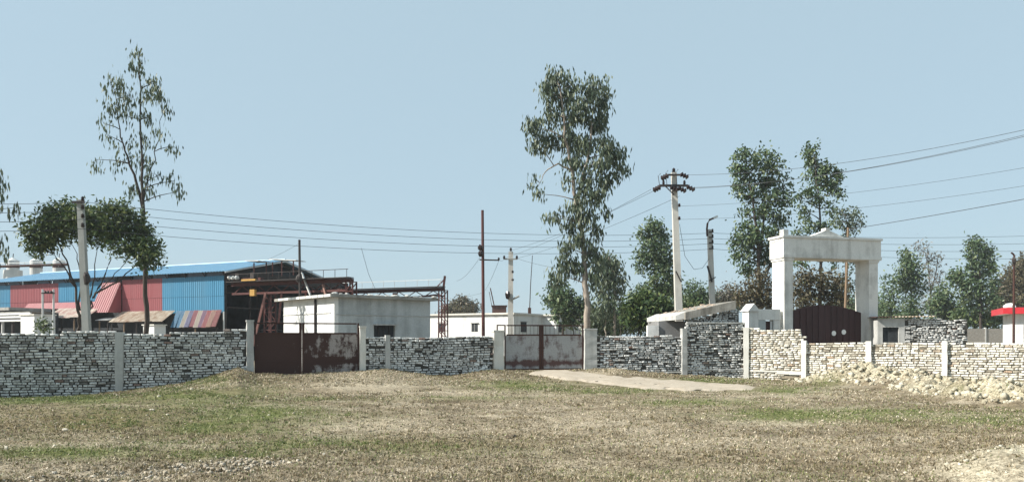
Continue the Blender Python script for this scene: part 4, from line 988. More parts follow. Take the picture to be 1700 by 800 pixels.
# big concrete pole right of centre
tM, bM = cpole('tall pale concrete pole with six dark insulators on its cross arms', (1118.5, 287), (1126.5, 515), 34, .18, .115, POLE)
insulator(tM, bM+V(0, 0, .0), .09, .22)
zc = bM.z-.62
MB().beam(V(bM.x-.68, bM.y-.16, zc), V(bM.x+.62, bM.y-.16, zc), .08, .1).build('cross_arm', DARKST, tM)
MB().beam(V(bM.x-.3, bM.y-.16, bM.z-.13), V(bM.x+.3, bM.y-.16, bM.z-.13), .06, .08).build('cross_arm', DARKST, tM)
MB().beam(V(bM.x-.02, bM.y-.16, zc-.42), V(bM.x-.4, bM.y-.17, zc-.04), .04, .04).build('arm_brace', DARKST, tM)
def disc_string(root, p, dx):
    mb = MB(); pts = [p+V(dx*k*.07, -.02*k, -.03*k) for k in range(7)]; mb.tube(pts, [.05, .13, .06, .13, .06, .13, .03], 9); return mb.build('disc_insulator', INSUL, root)
for x_, dx, z_ in ((-.66, -1, zc-.07), (.55, 1, zc-.05), (-.2, 1, zc-.07), (.16, 1, zc-.11), (-.3, -1, bM.z-.16), (.26, 1, bM.z-.1)): disc_string(tM, V(bM.x+x_, bM.y-.2, z_), dx*.8)
for x_ in (-.5, .45): insulator(tM, V(bM.x+x_, bM.y-.16, zc+.05), .07, .2)
for x_, z_ in ((-.68, .55), (-.34, .7), (.12, .75)):
    MB().tube([V(bM.x+x_, bM.y-.16, zc+.02), V(bM.x+x_-.06, bM.y-.16, zc+z_*.8), V(bM.x+x_+.05, bM.y-.16, zc+z_)], .014, 5).build('jumper', DARKST, tM)
for py in (344.5, 366): insulator(tM, V(P(1126.5, py, 34).x, 33.85, P(0, py, 34).z), .07, .16)
MB().beam(P(1122, 450, 33.8), P(1131, 468, 33.8), .07, .05).build('stay_bracket', DARKST, tM)
# street light pole
tN, bN = cpole('shorter concrete pole with curved street light arm beside the taller pole', (1178, 381), (1182.5, 506), 38, .15, .115, POLE)
arm = [P(1174, 392, 37.85), P(1173.5, 380, 37.85), P(1174.5, 371, 37.85), P(1178, 365, 37.85), P(1186, 361.5, 37.85)]
MB().tube(arm, .05, 7).build('lamp_arm', RUST, tN); MB().beam(P(1184, 362.5, 37.85), P(1191, 359, 37.85), .16, .1).build('lamp_head', GALV, tN)
for py in (385, 394, 403, 412.5): MB().beam(P(1177, py, 37.8), P(1184.5, py, 37.8), .06, .05).build('bracket', DARKST, tN); 
for py in (385, 394, 403, 412.5): insulator(tN, P(1183, py-1, 37.75), .06, .13)
MB().beam(P(1174.5, 441, 37.8), P(1182, 468, 37.8), .08, .08).build('stay_bracket', DARKST, tN); MB().beam(P(1177, 466, 37.75), P(1188, 460, 37.75), .05, .05).build('stay_bracket', DARKST, tN)
# steel pole
tS, bS = cpole('rusty steel pole with two dark lamp boxes between the gates', (801, 349), (802.5, 553), 36, .085, .065, RUSTRED, 'steel_pole', 8)
for py in (411, 421): MB().lump(P(797.5, py, 35.85), .12, .12, .15, py, 7, 5).build('lamp_box', INSUL, tS)
MB().beam(P(796, 431, 35.85), P(829, 432, 35.85), .05, .06).build('bracket_arm', DARKST, tS); insulator(tS, P(828, 431.5, 35.85), .06, .12)
tF, bF = cpole('distant concrete pole with cross arm above the low white building', (848, 418), (847.5, 552), 52, .20, .16, POLE)
MB().beam(P(836, 430, 51.8), P(859, 430, 51.8), .08, .09).build('cross_arm', POLE_G, tF)
for px, py in ((837, 430), (858, 430), (848, 417)): insulator(tF, P(px, py, 51.8), .1, .25)
for py in (451, 464): MB().lump(P(851, py, 51.8), .1, .1, .1, py, 6, 4).build('insulator', INSUL, tF)
MB().tube([P(848, 497, 51.7), P(852, 496, 51.7), P(862, 491, 51.7)], .08, 6).build('lamp_arm', POLE_G, tF); MB().lump(P(843, 490, 51.7), .2, .2, .28, 5, 7, 5).build('lamp_box', INSUL, tF)
tB, bB = cpole('thin brown bamboo pole seen through the white arch', (1408, 378), (1403, 520), 42, .075, .06, BAMBOO, 'bamboo_pole', 7)
tR, bR = cpole('thin rusty pole with bent top before the red roofed building', (1683.5, 428), (1683, 556), 41, .07, .055, RUST, 'bent_pole', 7)
MB().tube([bR-V(0, 0, .3), P(1684, 425, 41), P(1682.5, 422, 41), P(1679, 419.5, 41)], .05, 7).build('bent_top', RUST, tR)
MB().lump(P(1683.5, 433, 40.9), .1, .1, .22, 6, 6, 5).build('clamp', DARKST, tR)
# ---------------------------------------------------------------- wires
WGRP = 'overhead wires'
def wire(label, pts, sag=0.0, r=.0085, n=18):
    """span through given points with a hanging sag between each two"""
    out = []
    for a, b in zip(pts[:-1], pts[1:]):
        a, b = Vector(a), Vector(b)
        for i in range(n):
            f = i/n; p = a.lerp(b, f); p.z -= 4*sag*f*(1-f)*(b-a).length/30; out.append(p)
    out.append(Vector(pts[-1]))
    o = thing('overhead_wire', out[0], label, 'wire', WGRP)
    MB().tube(out, r, 5).build('strand', WIRE, o); return o
ordn = ('uppermost', 'second', 'third', 'lowest')
for i, (yl0, yl, ym, yr) in enumerate(((331, 335, 345, 387), (347, 349, 363, 396), (362, 364, 376, 404.5), (376, 380, 391, 413.5))):
    d0 = 26.87
    a = V(bL.x+.14, d0, P(0, yl, d0).z); b = P(1183, yr, 37.75); l0 = P(-260, yl0-1, 22)
    wire('%s of the four wires crossing from the left pole to the street light pole' % ordn[i], [l0, a, b], .55)
    e = P(2150, yr-30+i*7, 50); wire('%s of the four wires leaving the street light pole rightwards behind the arch' % ordn[i], [b, e], .5, .009)
za = V(bM.x, bM.y-.2, bM.z)
for i, (a, pf, pr, yr, dr) in enumerate((
        (V(bM.x-1.1, bM.y-.3, zc-.2), (837, 430), (1990, 148), 0, 20), (V(bM.x-.75, bM.y-.3, zc-.15), (848, 417), (1990, 158), 0, 21), (V(bM.x+.2, bM.y-.3, zc-.5), (858, 430), None, 0, 0))):
    wire('%s power line falling leftwards from the tall pole to the distant pole' % ('upper', 'middle', 'lower')[i], [a, P(pf[0], pf[1]-1, 51.8)], .35)
b1 = V(bM.x+.9, bM.y-.25, zc-.1)
wire('upper of the twin power lines rising to the right edge from the tall pole', [V(bM.x+.6, bM.y-.25, bM.z-.15), P(1990, 145, 19.5)], .95)
wire('lower of the twin power lines rising to the right edge from the tall pole', [b1, P(1990, 152, 19.8)], .9)
wire('third power line rising to the right edge beside the twin lines', [b1+V(-.3, 0, -.05), P(1990, 147, 20.4)], .95, .008)
wire('faint wire crossing the sky at the right, above the dark single line', [V(P(1128, 344, 34).x, 33.8, P(0, 343.5, 34).z), P(1990, 224, 22)], .7, .006)
wire('fainter wire crossing the sky at the right, just above the dark single line', [V(P(1128, 366, 34).x, 33.8, P(0, 365.5, 34).z), P(1990, 258, 22)], .7, .006)
wire('dark single line from the bamboo pole to the right edge', [P(1407, 381, 41.9), P(1990, 275, 26)], .15, .016)
wire('slack cable hanging in a loop between the two concrete poles', [P(1128, 372, 33.8), P(1137, 425, 35), P(1152, 447, 36), P(1166, 445, 37), P(1177, 430, 37.8)], .05, .01, 6)
wire('stay wire from the dark mast down to the shed roof', [q_ if False else V(q.x, q.y, 0)+V(0, 0, 0) if False else P(497, 404, Gp(5.6, -.9, 0).y), S(-.3, 2.2, 6.6)], .5)
wire('thin drop wire slanting to the white building roof', [P(600, 412, 30.8), P(612, 455, 32.5), P(627, 488, 34.2)], .1, .008, 6)
wire('service wire from the steel pole down to the lattice tower', [P(798, 425, 35.9), P(758, 466, 55)], .4, .008)
wire('service wire from the distant pole to the steel pole bracket', [P(837, 429, 51.8), P(829, 431, 35.9)], .2, .008)
wire('service wire drooping rightwards from the distant pole into the trees', [P(858, 429, 51.8), P(930, 446, 46)], .3, .01)
wire('slack wire from the steel pole to the crane runway', [P(828, 433, 35.9), P(803, 485, 50), P(765, 493, 55)], .3, .008)
# ---------------------------------------------------------------- trees
def leaves_np(centers, sig, nper, ln, wd, droop, r):
    n = len(centers)*nper
    c = np.repeat(np.asarray(centers), nper, 0) + r.normal(0, 1, (n, 3))*sig
    d = r.normal(0, 1, (n, 3)); d /= np.linalg.norm(d, axis=1)[:, None]
    d = d*(1-droop) + np.array([0, 0, -1])*droop; d /= np.linalg.norm(d, axis=1)[:, None]
    s = np.cross(d, r.normal(0, 1, (n, 3))); s /= np.maximum(np.linalg.norm(s, axis=1)[:, None], 1e-6)
    nn = np.cross(d, s)
    L_ = ln*r.uniform(.6, 1.3, n)[:, None]; Wd = wd*r.uniform(.7, 1.25, n)[:, None]
    v = np.stack([c, c+d*L_*.45+s*Wd*.5+nn*Wd*.15, c+d*L_, c+d*L_*.45-s*Wd*.5+nn*Wd*.15], 1)
    return v.reshape(-1, 3), np.arange(n*4).reshape(-1, 4)
def tree(label, d, stems, blobs, leafm, barkm, tr=.14, ln=.2, wd=.06, droop=.6, dens=1.0, nper=12, sig=.22, cat='tree', name='tree', seed=1, group=None, thick=.85, leafscale=1.0, twig=True, branch_r=.03, zbot=-.2, core=.55):
    r = np.random.default_rng(seed); rr = random.Random(seed)
    b0 = P(stems[0][0][0], stems[0][0][1], d); root = thing(name, (b0.x, b0.y, 0), label, cat, group)
    mb = MB(); allp = []
    for si, st in enumerate(stems):
        pts = [P(px, py, d+(rr.uniform(-.25, .25) if i else 0)) for i, (px, py) in enumerate(st)]
        if pts[0].z > 0 and st[0][1] > 530: pts[0] = V(pts[0].x, pts[0].y, pts[0].z); pts = [V(pts[0].x, pts[0].y, zbot)]+pts
        fine = []
        for a, b in zip(pts[:-1], pts[1:]):
            for i in range(4): fine.append(a.lerp(b, i/4)+V(rr.gauss(0, .012), rr.gauss(0, .012), 0)*min(3, d/12))
        fine.append(pts[-1]); n = len(fine); r0 = tr if si == 0 else (tr*.55 if si == 1 or name == 'broad_tree' else tr*.3)
        zt = max(p.z for p in fine); 
        rad = [max(.012, r0*(1-.86*(i/(n-1)))) for i in range(n)]
        mb.tube(fine, rad, 7); allp += list(zip(fine, rad))
    cents = []
    for (px, py, rx, ry, *k) in blobs:
        k = k[0] if k else 1.0
        wx_ = rx/FPX*d; wz_ = ry/FPX*d
        c = P(px, py, d+rr.uniform(-.5, .5)*wx_*1.2); dep = max(wx_, wz_)*thick
        c0 = np.array(c)
        # branch from the nearest lower stem point
        cand = [p for p in allp if p[0].z < c.z-.15*wz_]
        if cand and twig:
            p, r_ = min(cand, key=lambda q: (q[0]-c).length + .35*abs(q[0].z-(c.z-.6*(Vector((q[0].x-c.x, q[0].y-c.y)).length))))
            m = p.lerp(c, .5)+V(0, 0, .04*(c-p).length); 
            mb.tube([p, p.lerp(m, .6)+V(0, 0, .02), m, c], [min(r_*.7, branch_r*1.6), branch_r*1.1, branch_r*.9, branch_r*.45], 5)
        vol = wx_*wz_
        nc = max(3, int(34*dens*k*vol**.75*1.0))
        q = r.normal(0, 1, (nc, 3)); q /= np.linalg.norm(q, axis=1)[:, None]; q *= (r.random(nc)**core)[:, None]
        q = c0+q*np.array([wx_, dep, wz_]); cents.append(q)
        if twig:
            for w_ in q[:max(2, nc//3)]:
                mb.tube([c, V(*(c0*.45+w_*.55))+V(0, 0, .06), V(*w_)], [branch_r*.45, branch_r*.3, .006], 4, False)
    mb.build('trunk', barkm, root, True)
    cents = np.concatenate(cents)
    v, f = leaves_np(cents, sig*np.array([1, 1, 1.1]), nper, ln*leafscale, wd*leafscale, droop, r)
    np_mesh('crown', v, f, leafm, root)
    return root
# 1 slender eucalyptus at left
tree('slender sparse eucalyptus towering over the broad tree at left', 33, [[(243, 552), (241, 470), (238, 370), (236, 300), (234, 200), (231, 95)], [(237, 345), (226, 300), (212, 262), (199, 215), (190, 150)], [(237, 335), (246, 290), (262, 240), (270, 190)]],
     [(231, 92, 10, 14), (226, 118, 16, 12), (205, 140, 14, 16), (183, 138, 8, 20, .8), (212, 160, 18, 16), (258, 138, 16, 14), (268, 160, 14, 22), (245, 160, 14, 18), (190, 175, 17, 16), (172, 205, 9, 14, .7), (215, 195, 12, 14, .7), (247, 195, 14, 14), (276, 182, 9, 14, .8), (180, 225, 12, 10, .7), (265, 222, 16, 9, .8), (240, 235, 12, 14, .8), (208, 238, 12, 10, .7), (162, 265, 6, 16, .5), (283, 243, 12, 10, .7), (243, 262, 14, 12), (222, 262, 8, 10, .5), (262, 292, 16, 9, .8), (290, 300, 8, 12, .5), (240, 292, 10, 14, .7), (222, 316, 11, 20, .8), (196, 268, 8, 10, .4), (297, 318, 4, 8, .4), (252, 315, 9, 8, .5)],
     LEAF_E, BARK, .13, .28, .075, .8, .85, 11, .15, 'tree', 'eucalyptus_tree', 41, 'tall eucalyptus trees', branch_r=.02)
# leafy twigs reaching in from the left frame edge
tree('hanging eucalyptus twigs reaching in at the left frame edge', 29, [[(-45, 552), (-42, 430), (-36, 330), (-30, 230)]], [(4, 318, 9, 26, .5), (23, 345, 4, 14, .6), (-12, 300, 18, 25), (-30, 260, 30, 30), (-5, 400, 8, 14, .6), (-18, 370, 12, 20, .7), (5, 418, 5, 8, .5), (-40, 330, 30, 40)], LEAF_E, BARK, .13, .34, .085, .85, .9, 8, .13, 'tree', 'eucalyptus_tree', 42, 'tall eucalyptus trees', branch_r=.016)
# 2 broad crowned tree
tree('broad dark green tree with many forking stems behind the left wall', 30, [[(130, 550), (131, 515), (124, 475), (112, 440), (98, 405), (88, 380)], [(131, 515), (133, 470), (128, 430), (118, 395)], [(150, 550), (149, 515), (160, 486), (185, 462), (212, 430), (232, 410)], [(149, 512), (152, 480), (158, 440), (165, 400)], [(155, 495), (172, 462), (182, 430), (190, 400)], [(160, 486), (195, 468), (225, 440), (245, 425)], [(124, 475), (105, 440), (82, 415)]],
     [(95, 365, 36, 22), (60, 378, 24, 16), (108, 347, 22, 13), (140, 352, 28, 16), (120, 375, 40, 18), (165, 368, 34, 20), (203, 348, 18, 15), (200, 372, 30, 18), (180, 392, 34, 16), (225, 395, 32, 22), (245, 415, 22, 20), (255, 432, 14, 12), (210, 415, 30, 14), (70, 400, 24, 16), (95, 395, 26, 13), (62, 416, 14, 8), (150, 388, 26, 14), (232, 365, 10, 10, .6), (262, 412, 8, 8, .6), (45, 385, 10, 8, .7), (85, 352, 16, 9), (178, 350, 20, 10), (50, 398, 12, 10), (238, 382, 16, 14), (128, 362, 26, 14), (215, 360, 14, 12), (80, 385, 24, 14), (240, 436, 12, 10, .8)],
     LEAF_B, BARK, .075, .20, .085, .3, 2.3, 15, .15, 'tree', 'broad_tree', 43, branch_r=.02)
# 3 tall eucalyptus in the middle
tree('tallest full eucalyptus behind the right pillar of the grey gate', 36, [[(974, 550), (973, 500), (970, 440), (963, 370), (955, 320), (945, 262), (936, 195), (926, 135)], [(958, 335), (972, 280), (984, 215), (986, 150)], [(948, 282), (925, 272), (905, 285), (893, 310)]],
     [(925, 128, 24, 15), (986, 143, 22, 17), (955, 140, 18, 14, .6), (908, 150, 12, 22), (935, 160, 28, 20), (968, 172, 26, 18), (1000, 172, 14, 24), (918, 190, 18, 16), (950, 195, 30, 18), (990, 205, 22, 18), (888, 210, 18, 15), (893, 240, 22, 12, .9), (915, 228, 16, 12, .7), (942, 232, 26, 16), (975, 240, 26, 18), (1006, 235, 18, 18), (1022, 255, 18, 16), (1030, 278, 12, 14, .8), (992, 270, 24, 16), (955, 268, 18, 14), (1008, 293, 20, 14), (970, 300, 24, 15), (940, 295, 10, 10, .5), (990, 325, 20, 16), (960, 335, 18, 16), (1008, 350, 8, 12, .7), (975, 360, 20, 15), (948, 370, 12, 14), (990, 378, 10, 12), (965, 395, 18, 16), (945, 412, 12, 12), (978, 420, 16, 16), (938, 435, 15, 14), (958, 440, 12, 16), (992, 435, 8, 14), (926, 458, 12, 14), (984, 460, 10, 14, .8), (888, 298, 6, 16, .5), (895, 322, 5, 8, .6), (928, 358, 14, 5, .4), (912, 362, 6, 6, .5)],
     LEAF_E, BARKP, .19, .31, .095, .72, 1.35, 14, .17, 'tree', 'eucalyptus_tree', 44, 'tall eucalyptus trees', branch_r=.022)
# 4.. middle background
EUG = 'trees behind the boundary wall'
tree('smaller eucalyptus with pale bare trunks right of the tall one', 50, [[(1020, 552), (1020, 500), (1018, 450), (1010, 425)], [(1006, 552), (1004, 520), (1000, 480), (998, 450)], [(1029, 552), (1026, 520), (1022, 490)]],
     [(1005, 432, 20, 12), (1022, 440, 14, 14), (995, 450, 16, 14), (1015, 462, 20, 14), (1000, 480, 20, 16), (1024, 485, 14, 16, .7), (1012, 505, 22, 14, .8), (995, 520, 18, 14, .8), (1020, 530, 20, 12, .6)], LEAF_E, BARKP, .13, .36, .13, .6, 1.2, 13, .24, 'tree', 'eucalyptus_tree', 45, EUG, branch_r=.03)
tree('pale green bushy tree behind the grey gate', 58, [[(935, 552), (934, 520), (932, 490)], [(952, 552), (952, 520)]], [(925, 482, 14, 12), (918, 498, 14, 14), (940, 495, 18, 16), (955, 505, 16, 18), (930, 512, 20, 12), (950, 525, 20, 14), (975, 520, 16, 18)], LEAF_R, BARK, .12, .34, .17, .4, 1.4, 13, .28, 'tree', 'bushy_tree', 46, EUG)
tree('dark glossy round bush before the tall pale pole', 35, [[(1078, 552), (1079, 530), (1078, 505)], [(1060, 552), (1064, 525)]], [(1072, 493, 22, 12), (1052, 506, 16, 14), (1090, 502, 22, 14), (1075, 512, 30, 14), (1100, 518, 16, 13), (1048, 524, 10, 12), (1090, 528, 22, 10), (1065, 526, 20, 10), (1108, 528, 10, 8, .8)], LEAF_M, BARK, .11, .27, .11, .45, 2.4, 15, .16, 'bush', 'mango_bush', 47)
tree('green tree rising directly left of the tall pale pole', 56, [[(1088, 552), (1090, 480), (1088, 420), (1084, 380)]], [(1083, 374, 18, 10), (1072, 390, 15, 14), (1098, 388, 14, 14), (1084, 408, 22, 14), (1068, 420, 12, 14), (1104, 415, 12, 18), (1090, 435, 20, 16), (1064, 446, 10, 10, .7), (1110, 440, 10, 16), (1098, 458, 22, 16), (1075, 468, 10, 12, .6), (1112, 475, 14, 18), (1092, 482, 20, 14), (1125, 480, 12, 20), (1068, 480, 12, 12, .5)], LEAF_R, BARK, .16, .30, .15, .45, .9, 19, .22, 'tree', 'tall_tree', 48, EUG)
for i, (lab, px, bl) in enumerate((('low green shrub filling the gap between the two concrete poles', 1156, [(1148, 480, 14, 12), (1165, 485, 14, 12), (1155, 498, 22, 14), (1170, 500, 12, 12)]), ('low grey green shrub right of the street light pole', 1203, [(1197, 490, 12, 12), (1212, 485, 12, 14), (1205, 500, 20, 12), (1222, 495, 12, 14)]), ('dim bush behind the bare trunks left of the dark glossy bush', 1045, [(1040, 515, 16, 18), (1055, 500, 14, 12), (1030, 530, 16, 14), (1070, 535, 22, 10)]))):
    tree(lab, 62, [[(px, 552), (px, 510)]], bl, LEAF_R if i != 1 else LEAF_G, BARK, .08, .3, .12, .3, 1.2, 13, .3, 'shrub', 'shrub', 60+i, 'shrubs behind the wall')
for i, (lab, px, d, bl, m) in enumerate((('dense dark undergrowth right of the grey gate', 1010, 60, [(990, 535, 18, 14), (1010, 530, 20, 14), (1035, 528, 20, 16), (1055, 535, 20, 14), (1022, 545, 34, 8), (985, 548, 20, 8)], LEAF_B), ('dense undergrowth behind the hut with the broken slab', 1110, 60, [(1080, 535, 20, 14), (1105, 525, 20, 16), (1130, 518, 18, 16), (1150, 515, 16, 14), (1100, 545, 30, 8)], LEAF_B), ('low scrub behind the stepped end of the white building', 955, 80, [(950, 530, 16, 12), (975, 525, 16, 16), (960, 542, 24, 8), (930, 525, 14, 10)], LEAF_R))):
    tree(lab, d, [[(px, 556), (px, 535)]], bl, m, BARK, .08, .36, .16, .35, 1.5, 14, .3, 'undergrowth', 'undergrowth', 90+i, 'undergrowth behind the wall')
# trees around the arch
tree('big twin topped tree behind the left arch column', 48, [[(1262, 552), (1262, 470), (1258, 400), (1250, 330), (1240, 275)], [(1260, 420), (1270, 350), (1274, 275)], [(1264, 480), (1290, 400), (1300, 330)]],
     [(1238, 258, 16, 12), (1272, 256, 16, 11), (1228, 280, 14, 14), (1254, 278, 22, 14), (1284, 278, 16, 14), (1240, 300, 20, 14), (1270, 302, 24, 14), (1300, 305, 14, 18, .8), (1222, 318, 8, 12, .6), (1245, 325, 18, 14), (1280, 330, 24, 16), (1306, 335, 12, 14, .7), (1262, 352, 22, 14), (1290, 360, 20, 16), (1232, 350, 12, 10, .5), (1238, 378, 20, 12), (1225, 398, 12, 14), (1262, 385, 20, 16), (1244, 402, 18, 14), (1285, 392, 18, 16), (1230, 425, 16, 14), (1262, 420, 20, 16), (1242, 445, 16, 12), (1282, 430, 18, 18), (1218, 280, 4, 6, .5)], LEAF_R, BARK, .2, .28, .14, .45, .85, 18, .19, 'tree', 'tall_tree', 49, 'trees around the arch', branch_r=.04)
tree('slim top heavy tree rising over the middle of the arch', 51, [[(1362, 552), (1362, 470), (1362, 400), (1360, 330), (1350, 250)]], [(1347, 248, 14, 9), (1345, 268, 15, 12), (1368, 280, 18, 12), (1350, 292, 18, 12), (1384, 290, 12, 12), (1372, 308, 20, 12), (1345, 315, 14, 12, .8), (1388, 318, 10, 14, .8), (1360, 332, 18, 12, .7), (1335, 350, 14, 12, .6), (1380, 345, 14, 10, .5), (1350, 370, 20, 14, .5), (1325, 330, 10, 14, .5), (1330, 380, 20, 14, .5), (1372, 378, 16, 12, .5), (1345, 410, 30, 18, .5), (1385, 420, 24, 20, .5), (1325, 430, 20, 20, .5)], LEAF_R, BARK, .17, .28, .14, .45, .85, 18, .19, 'tree', 'tall_tree', 50, 'trees around the arch')
tree('thin grey green tree over the right end of the arch', 53, [[(1404, 552), (1404, 470), (1404, 400), (1404, 360)]], [(1398, 352, 16, 10, .9), (1420, 356, 12, 10, .8), (1388, 368, 14, 10, .7), (1410, 372, 16, 10, .7), (1424, 372, 6, 6, .6), (1400, 388, 16, 10, .5), (1415, 430, 14, 20, .5), (1400, 470, 16, 20, .6)], LEAF_E, BARK, .12, .28, .13, .4, .8, 15, .2, 'tree', 'tall_tree', 51, 'trees around the arch')
tree('brownish dry leaved bush seen through the arch', 44, [[(1345, 552), (1345, 500)], [(1370, 552), (1372, 500)]], [(1335, 462, 20, 14), (1360, 470, 22, 16), (1388, 468, 18, 18), (1325, 482, 16, 16), (1350, 492, 26, 14), (1382, 492, 22, 14), (1330, 503, 20, 10), (1400, 490, 10, 20)], LEAF_D, BARK, .12, .24, .11, .3, 1.8, 14, .24, 'bush', 'dry_bush', 52, 'dry bushes around the arch')
tree('brownish dry leaved bush left of the arch column', 46, [[(1255, 552), (1255, 500)]], [(1262, 462, 16, 12), (1245, 478, 18, 14), (1268, 484, 18, 14), (1232, 495, 14, 12), (1255, 500, 24, 12), (1278, 500, 14, 14)], LEAF_D, BARK, .12, .24, .11, .3, 1.8, 14, .24, 'bush', 'dry_bush', 53, 'dry bushes around the arch')
# right background
RG = 'far trees at the right'
tree('dense green far tree just right of the arch', 76, [[(1513, 552), (1513, 500), (1510, 430)]], [(1508, 424, 12, 10), (1516, 440, 15, 12), (1502, 448, 14, 12), (1518, 460, 16, 12), (1490, 463, 10, 8), (1505, 475, 14, 12), (1525, 482, 10, 14, .8), (1512, 500, 12, 14, .8), (1520, 520, 16, 12), (1500, 525, 14, 10)], LEAF_R, BARK, .18, .36, .18, .35, .85, 16, .28, 'tree', 'far_tree', 54, RG)
tree('bare twiggy grey tree behind the dense green far tree', 84, [[(1545, 552), (1545, 480), (1540, 425)], [(1545, 490), (1556, 440), (1558, 425)]], [(1526, 412, 14, 8, .5), (1538, 428, 14, 12, .5), (1556, 432, 8, 12, .5), (1548, 450, 16, 12, .5), (1560, 462, 10, 12, .4), (1542, 475, 14, 12, .5), (1555, 490, 14, 14, .5), (1540, 505, 14, 12, .7)], LEAF_G, BARK, .14, .4, .12, .3, 1.0, 10, .35, 'tree', 'far_tree', 55, RG)
tree('loose far tree against the right arch column', 78, [[(1474, 552), (1473, 490)]], [(1470, 470, 6, 14, .6), (1480, 490, 12, 14, .8), (1472, 505, 12, 12), (1488, 478, 6, 8, .6), (1484, 520, 16, 12), (1465, 525, 10, 12)], LEAF_R, BARK, .12, .4, .16, .35, .9, 12, .34, 'tree', 'far_tree', 56, RG)
tree('tallest far tree at the right with a domed top', 72, [[(1628, 552), (1628, 480), (1624, 410)]], [(1618, 403, 12, 10), (1632, 415, 15, 12), (1614, 422, 12, 10), (1636, 432, 13, 14), (1618, 440, 14, 10), (1640, 450, 12, 14), (1622, 458, 16, 12), (1590, 455, 12, 8), (1600, 468, 18, 12), (1632, 476, 20, 14), (1610, 486, 18, 12), (1652, 468, 6, 10, .7), (1580, 462, 7, 7), (1615, 505, 24, 14), (1645, 500, 16, 14)], LEAF_R, BARK, .2, .36, .18, .35, .85, 16, .28, 'tree', 'far_tree', 57, RG)
tree('big rounded brownish green tree at the right frame edge', 88, [[(1705, 552), (1705, 480)]], [(1700, 440, 20, 14), (1685, 455, 16, 12), (1670, 475, 16, 14), (1698, 470, 26, 18), (1730, 455, 34, 26), (1660, 495, 16, 14), (1690, 500, 30, 18), (1735, 495, 30, 22), (1655, 520, 24, 14)], LEAF_D, BARK, .25, .42, .2, .3, 1.3, 14, .38, 'tree', 'far_tree', 58, RG)
for i, (lab, px, d, bl, m) in enumerate((('low green far bush between the dense and the domed far trees', 1568, 80, [(1568, 490, 10, 12), (1558, 505, 14, 12), (1575, 510, 16, 12), (1560, 525, 20, 10), (1590, 520, 16, 12)], LEAF_R), ('dark low hedge along the far wall at the right', 1630, 74, [(1600, 530, 20, 9), (1630, 528, 24, 10), (1660, 530, 24, 9), (1695, 528, 24, 10), (1740, 525, 30, 12)], LEAF_B), ('distant rounded tree behind the crane tower', 772, 115, [(770, 500, 10, 7), (758, 508, 14, 8), (782, 510, 14, 8), (770, 516, 26, 8), (745, 516, 12, 7)], LEAF_D), ('distant trees low behind the arch gate', 1430, 95, [(1440, 500, 20, 14), (1410, 510, 26, 12), (1460, 515, 24, 12), (1380, 515, 20, 10)], LEAF_R), ('distant bush row behind the low poles', 1180, 100, [(1140, 500, 24, 12), (1180, 498, 24, 12), (1220, 500, 24, 12), (1100, 505, 24, 12)], LEAF_R))):
    tree(lab, d, [[(px, 552), (px, 515)]], bl, m, BARK, .15, .45, .2, .3, 1.3, 14, .4, 'bush' if i < 2 else 'tree', 'far_bush' if i < 2 else 'far_tree', 70+i, RG if i < 2 else None)
# small plant behind the left wall
tree('small leafy plant beside the white booth', 38, [[(72, 552), (72, 538)]], [(72, 534, 7, 5), (66, 540, 6, 5), (80, 540, 6, 6), (72, 544, 10, 5)], LEAF_B, BARK, .04, .2, .09, .4, 2, 8, .1, 'plant', 'leafy_plant', 80)
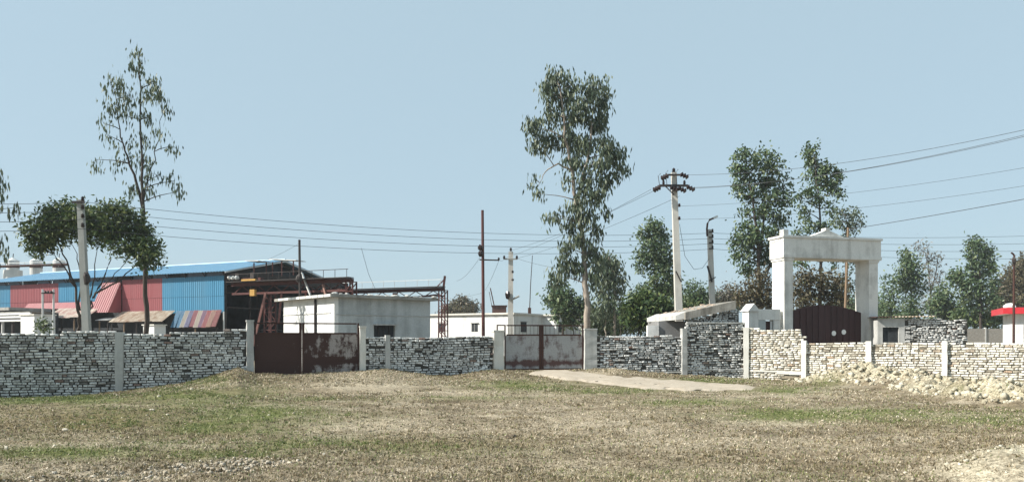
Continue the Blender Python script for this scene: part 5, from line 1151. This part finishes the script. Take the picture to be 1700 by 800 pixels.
# ---------------------------------------------------------------- litter on the grass
lm_ = plain('faded_litter', (.58, .53, .43), .8, 0, .3, 9)
rr = random.Random(9)
LIT = [(264, 658, 9, 'pale paper scrap nearest the left wall post, on the grass'), (252, 680.5, 11, 'long pale scrap below the wall post, out on the brown grass'), (108, 713.5, 12, 'long pale scrap alone in the brown grass at the left'), (318, 646, 8, 'left one of two pale scraps on the slope of the soil mound'), (336, 645, 8, 'right one of two pale scraps on the slope of the soil mound'), (278, 689, 6, 'round pale scrap at the edge of the green patch'), (90, 741, 6, 'small pale scrap in the green strip at the left'), (10, 744, 7, 'pale scrap at the left frame edge in the green strip'), (446, 690, 5, 'small pale scrap inside the brightest green patch'), (1490, 692, 6, 'left pale lump of two lying on the grass before the earth heaps'), (1512, 691, 7, 'right pale lump of two lying on the grass before the earth heaps'), (538, 755, 5, 'pale scrap lying on the straw in the left foreground')]
for i, (px, py, sz_, lab_) in enumerate(LIT):
    x, d, z = (float(q[0]) for q in hit([px], [py]))
    L_ = sz_/FPX*d*.5; mb = MB(); k = 7; an0 = rr.random()*6
    top = [(x+L_*math.cos(an0+6.283*j/k)*rr.uniform(.6, 1.1), d+L_*.8*math.sin(an0+6.283*j/k)*rr.uniform(.6, 1.1), z+.015+rr.uniform(0, .018)) for j in range(k)]
    mb.v = top+[(a, b, c-.03) for a, b, c in top]+[(x, d, z+.035)]
    mb.f = [(j, (j+1) % k, 2*k) for j in range(k)]+[(j, k+j, k+(j+1) % k, (j+1) % k) for j in range(k)]+[tuple(range(k, 2*k))[::-1]]
    o = mb.build('litter_scrap', lm_)
    tag(o, lab_, 'litter', 'pale litter scraps on the field')
o = MB()
for i in range(14):
    px = rr.uniform(835, 866); py = rr.uniform(722, 729); d = CAMH*FPX/(py-HZ); x = (px-850)/FPX*d; e = rr.uniform(.015, .05); o.lump((x, d, gz(x, d)+e*.4), e*1.4, e, e*.8, i, 6, 4)
tag(o.build('soil_lump', clodmat('dark_clod', [(.1, .075, .05), (.2, .16, .11)])), 'small dark heap of soil in the middle of the field', 'soil heap', kind='stuff')

# ---------------------------------------------------------------- thin dusty air
hz = MB().hexa([(-440, -70, -2), (440, -70, -2), (440, 440, -2), (-440, 440, -2), (-440, -70, 16.5), (440, -70, 16.5), (440, 440, 16.5), (-440, 440, 16.5)])
hm = bpy.data.materials.new('dusty_air'); hm.use_nodes = True; hn = hm.node_tree; hn.nodes.clear()
ho = hn.nodes.new('ShaderNodeOutputMaterial'); pv = hn.nodes.new('ShaderNodeVolumePrincipled')
pv.inputs['Color'].default_value = (.86, .92, .97, 1); pv.inputs['Density'].default_value = .00045; pv.inputs['Anisotropy'].default_value = 0.1
hn.links.new(pv.outputs[0], ho.inputs['Volume'])
tag(hz.build('haze', hm), 'thin dusty air over the whole site', 'haze', kind='stuff')
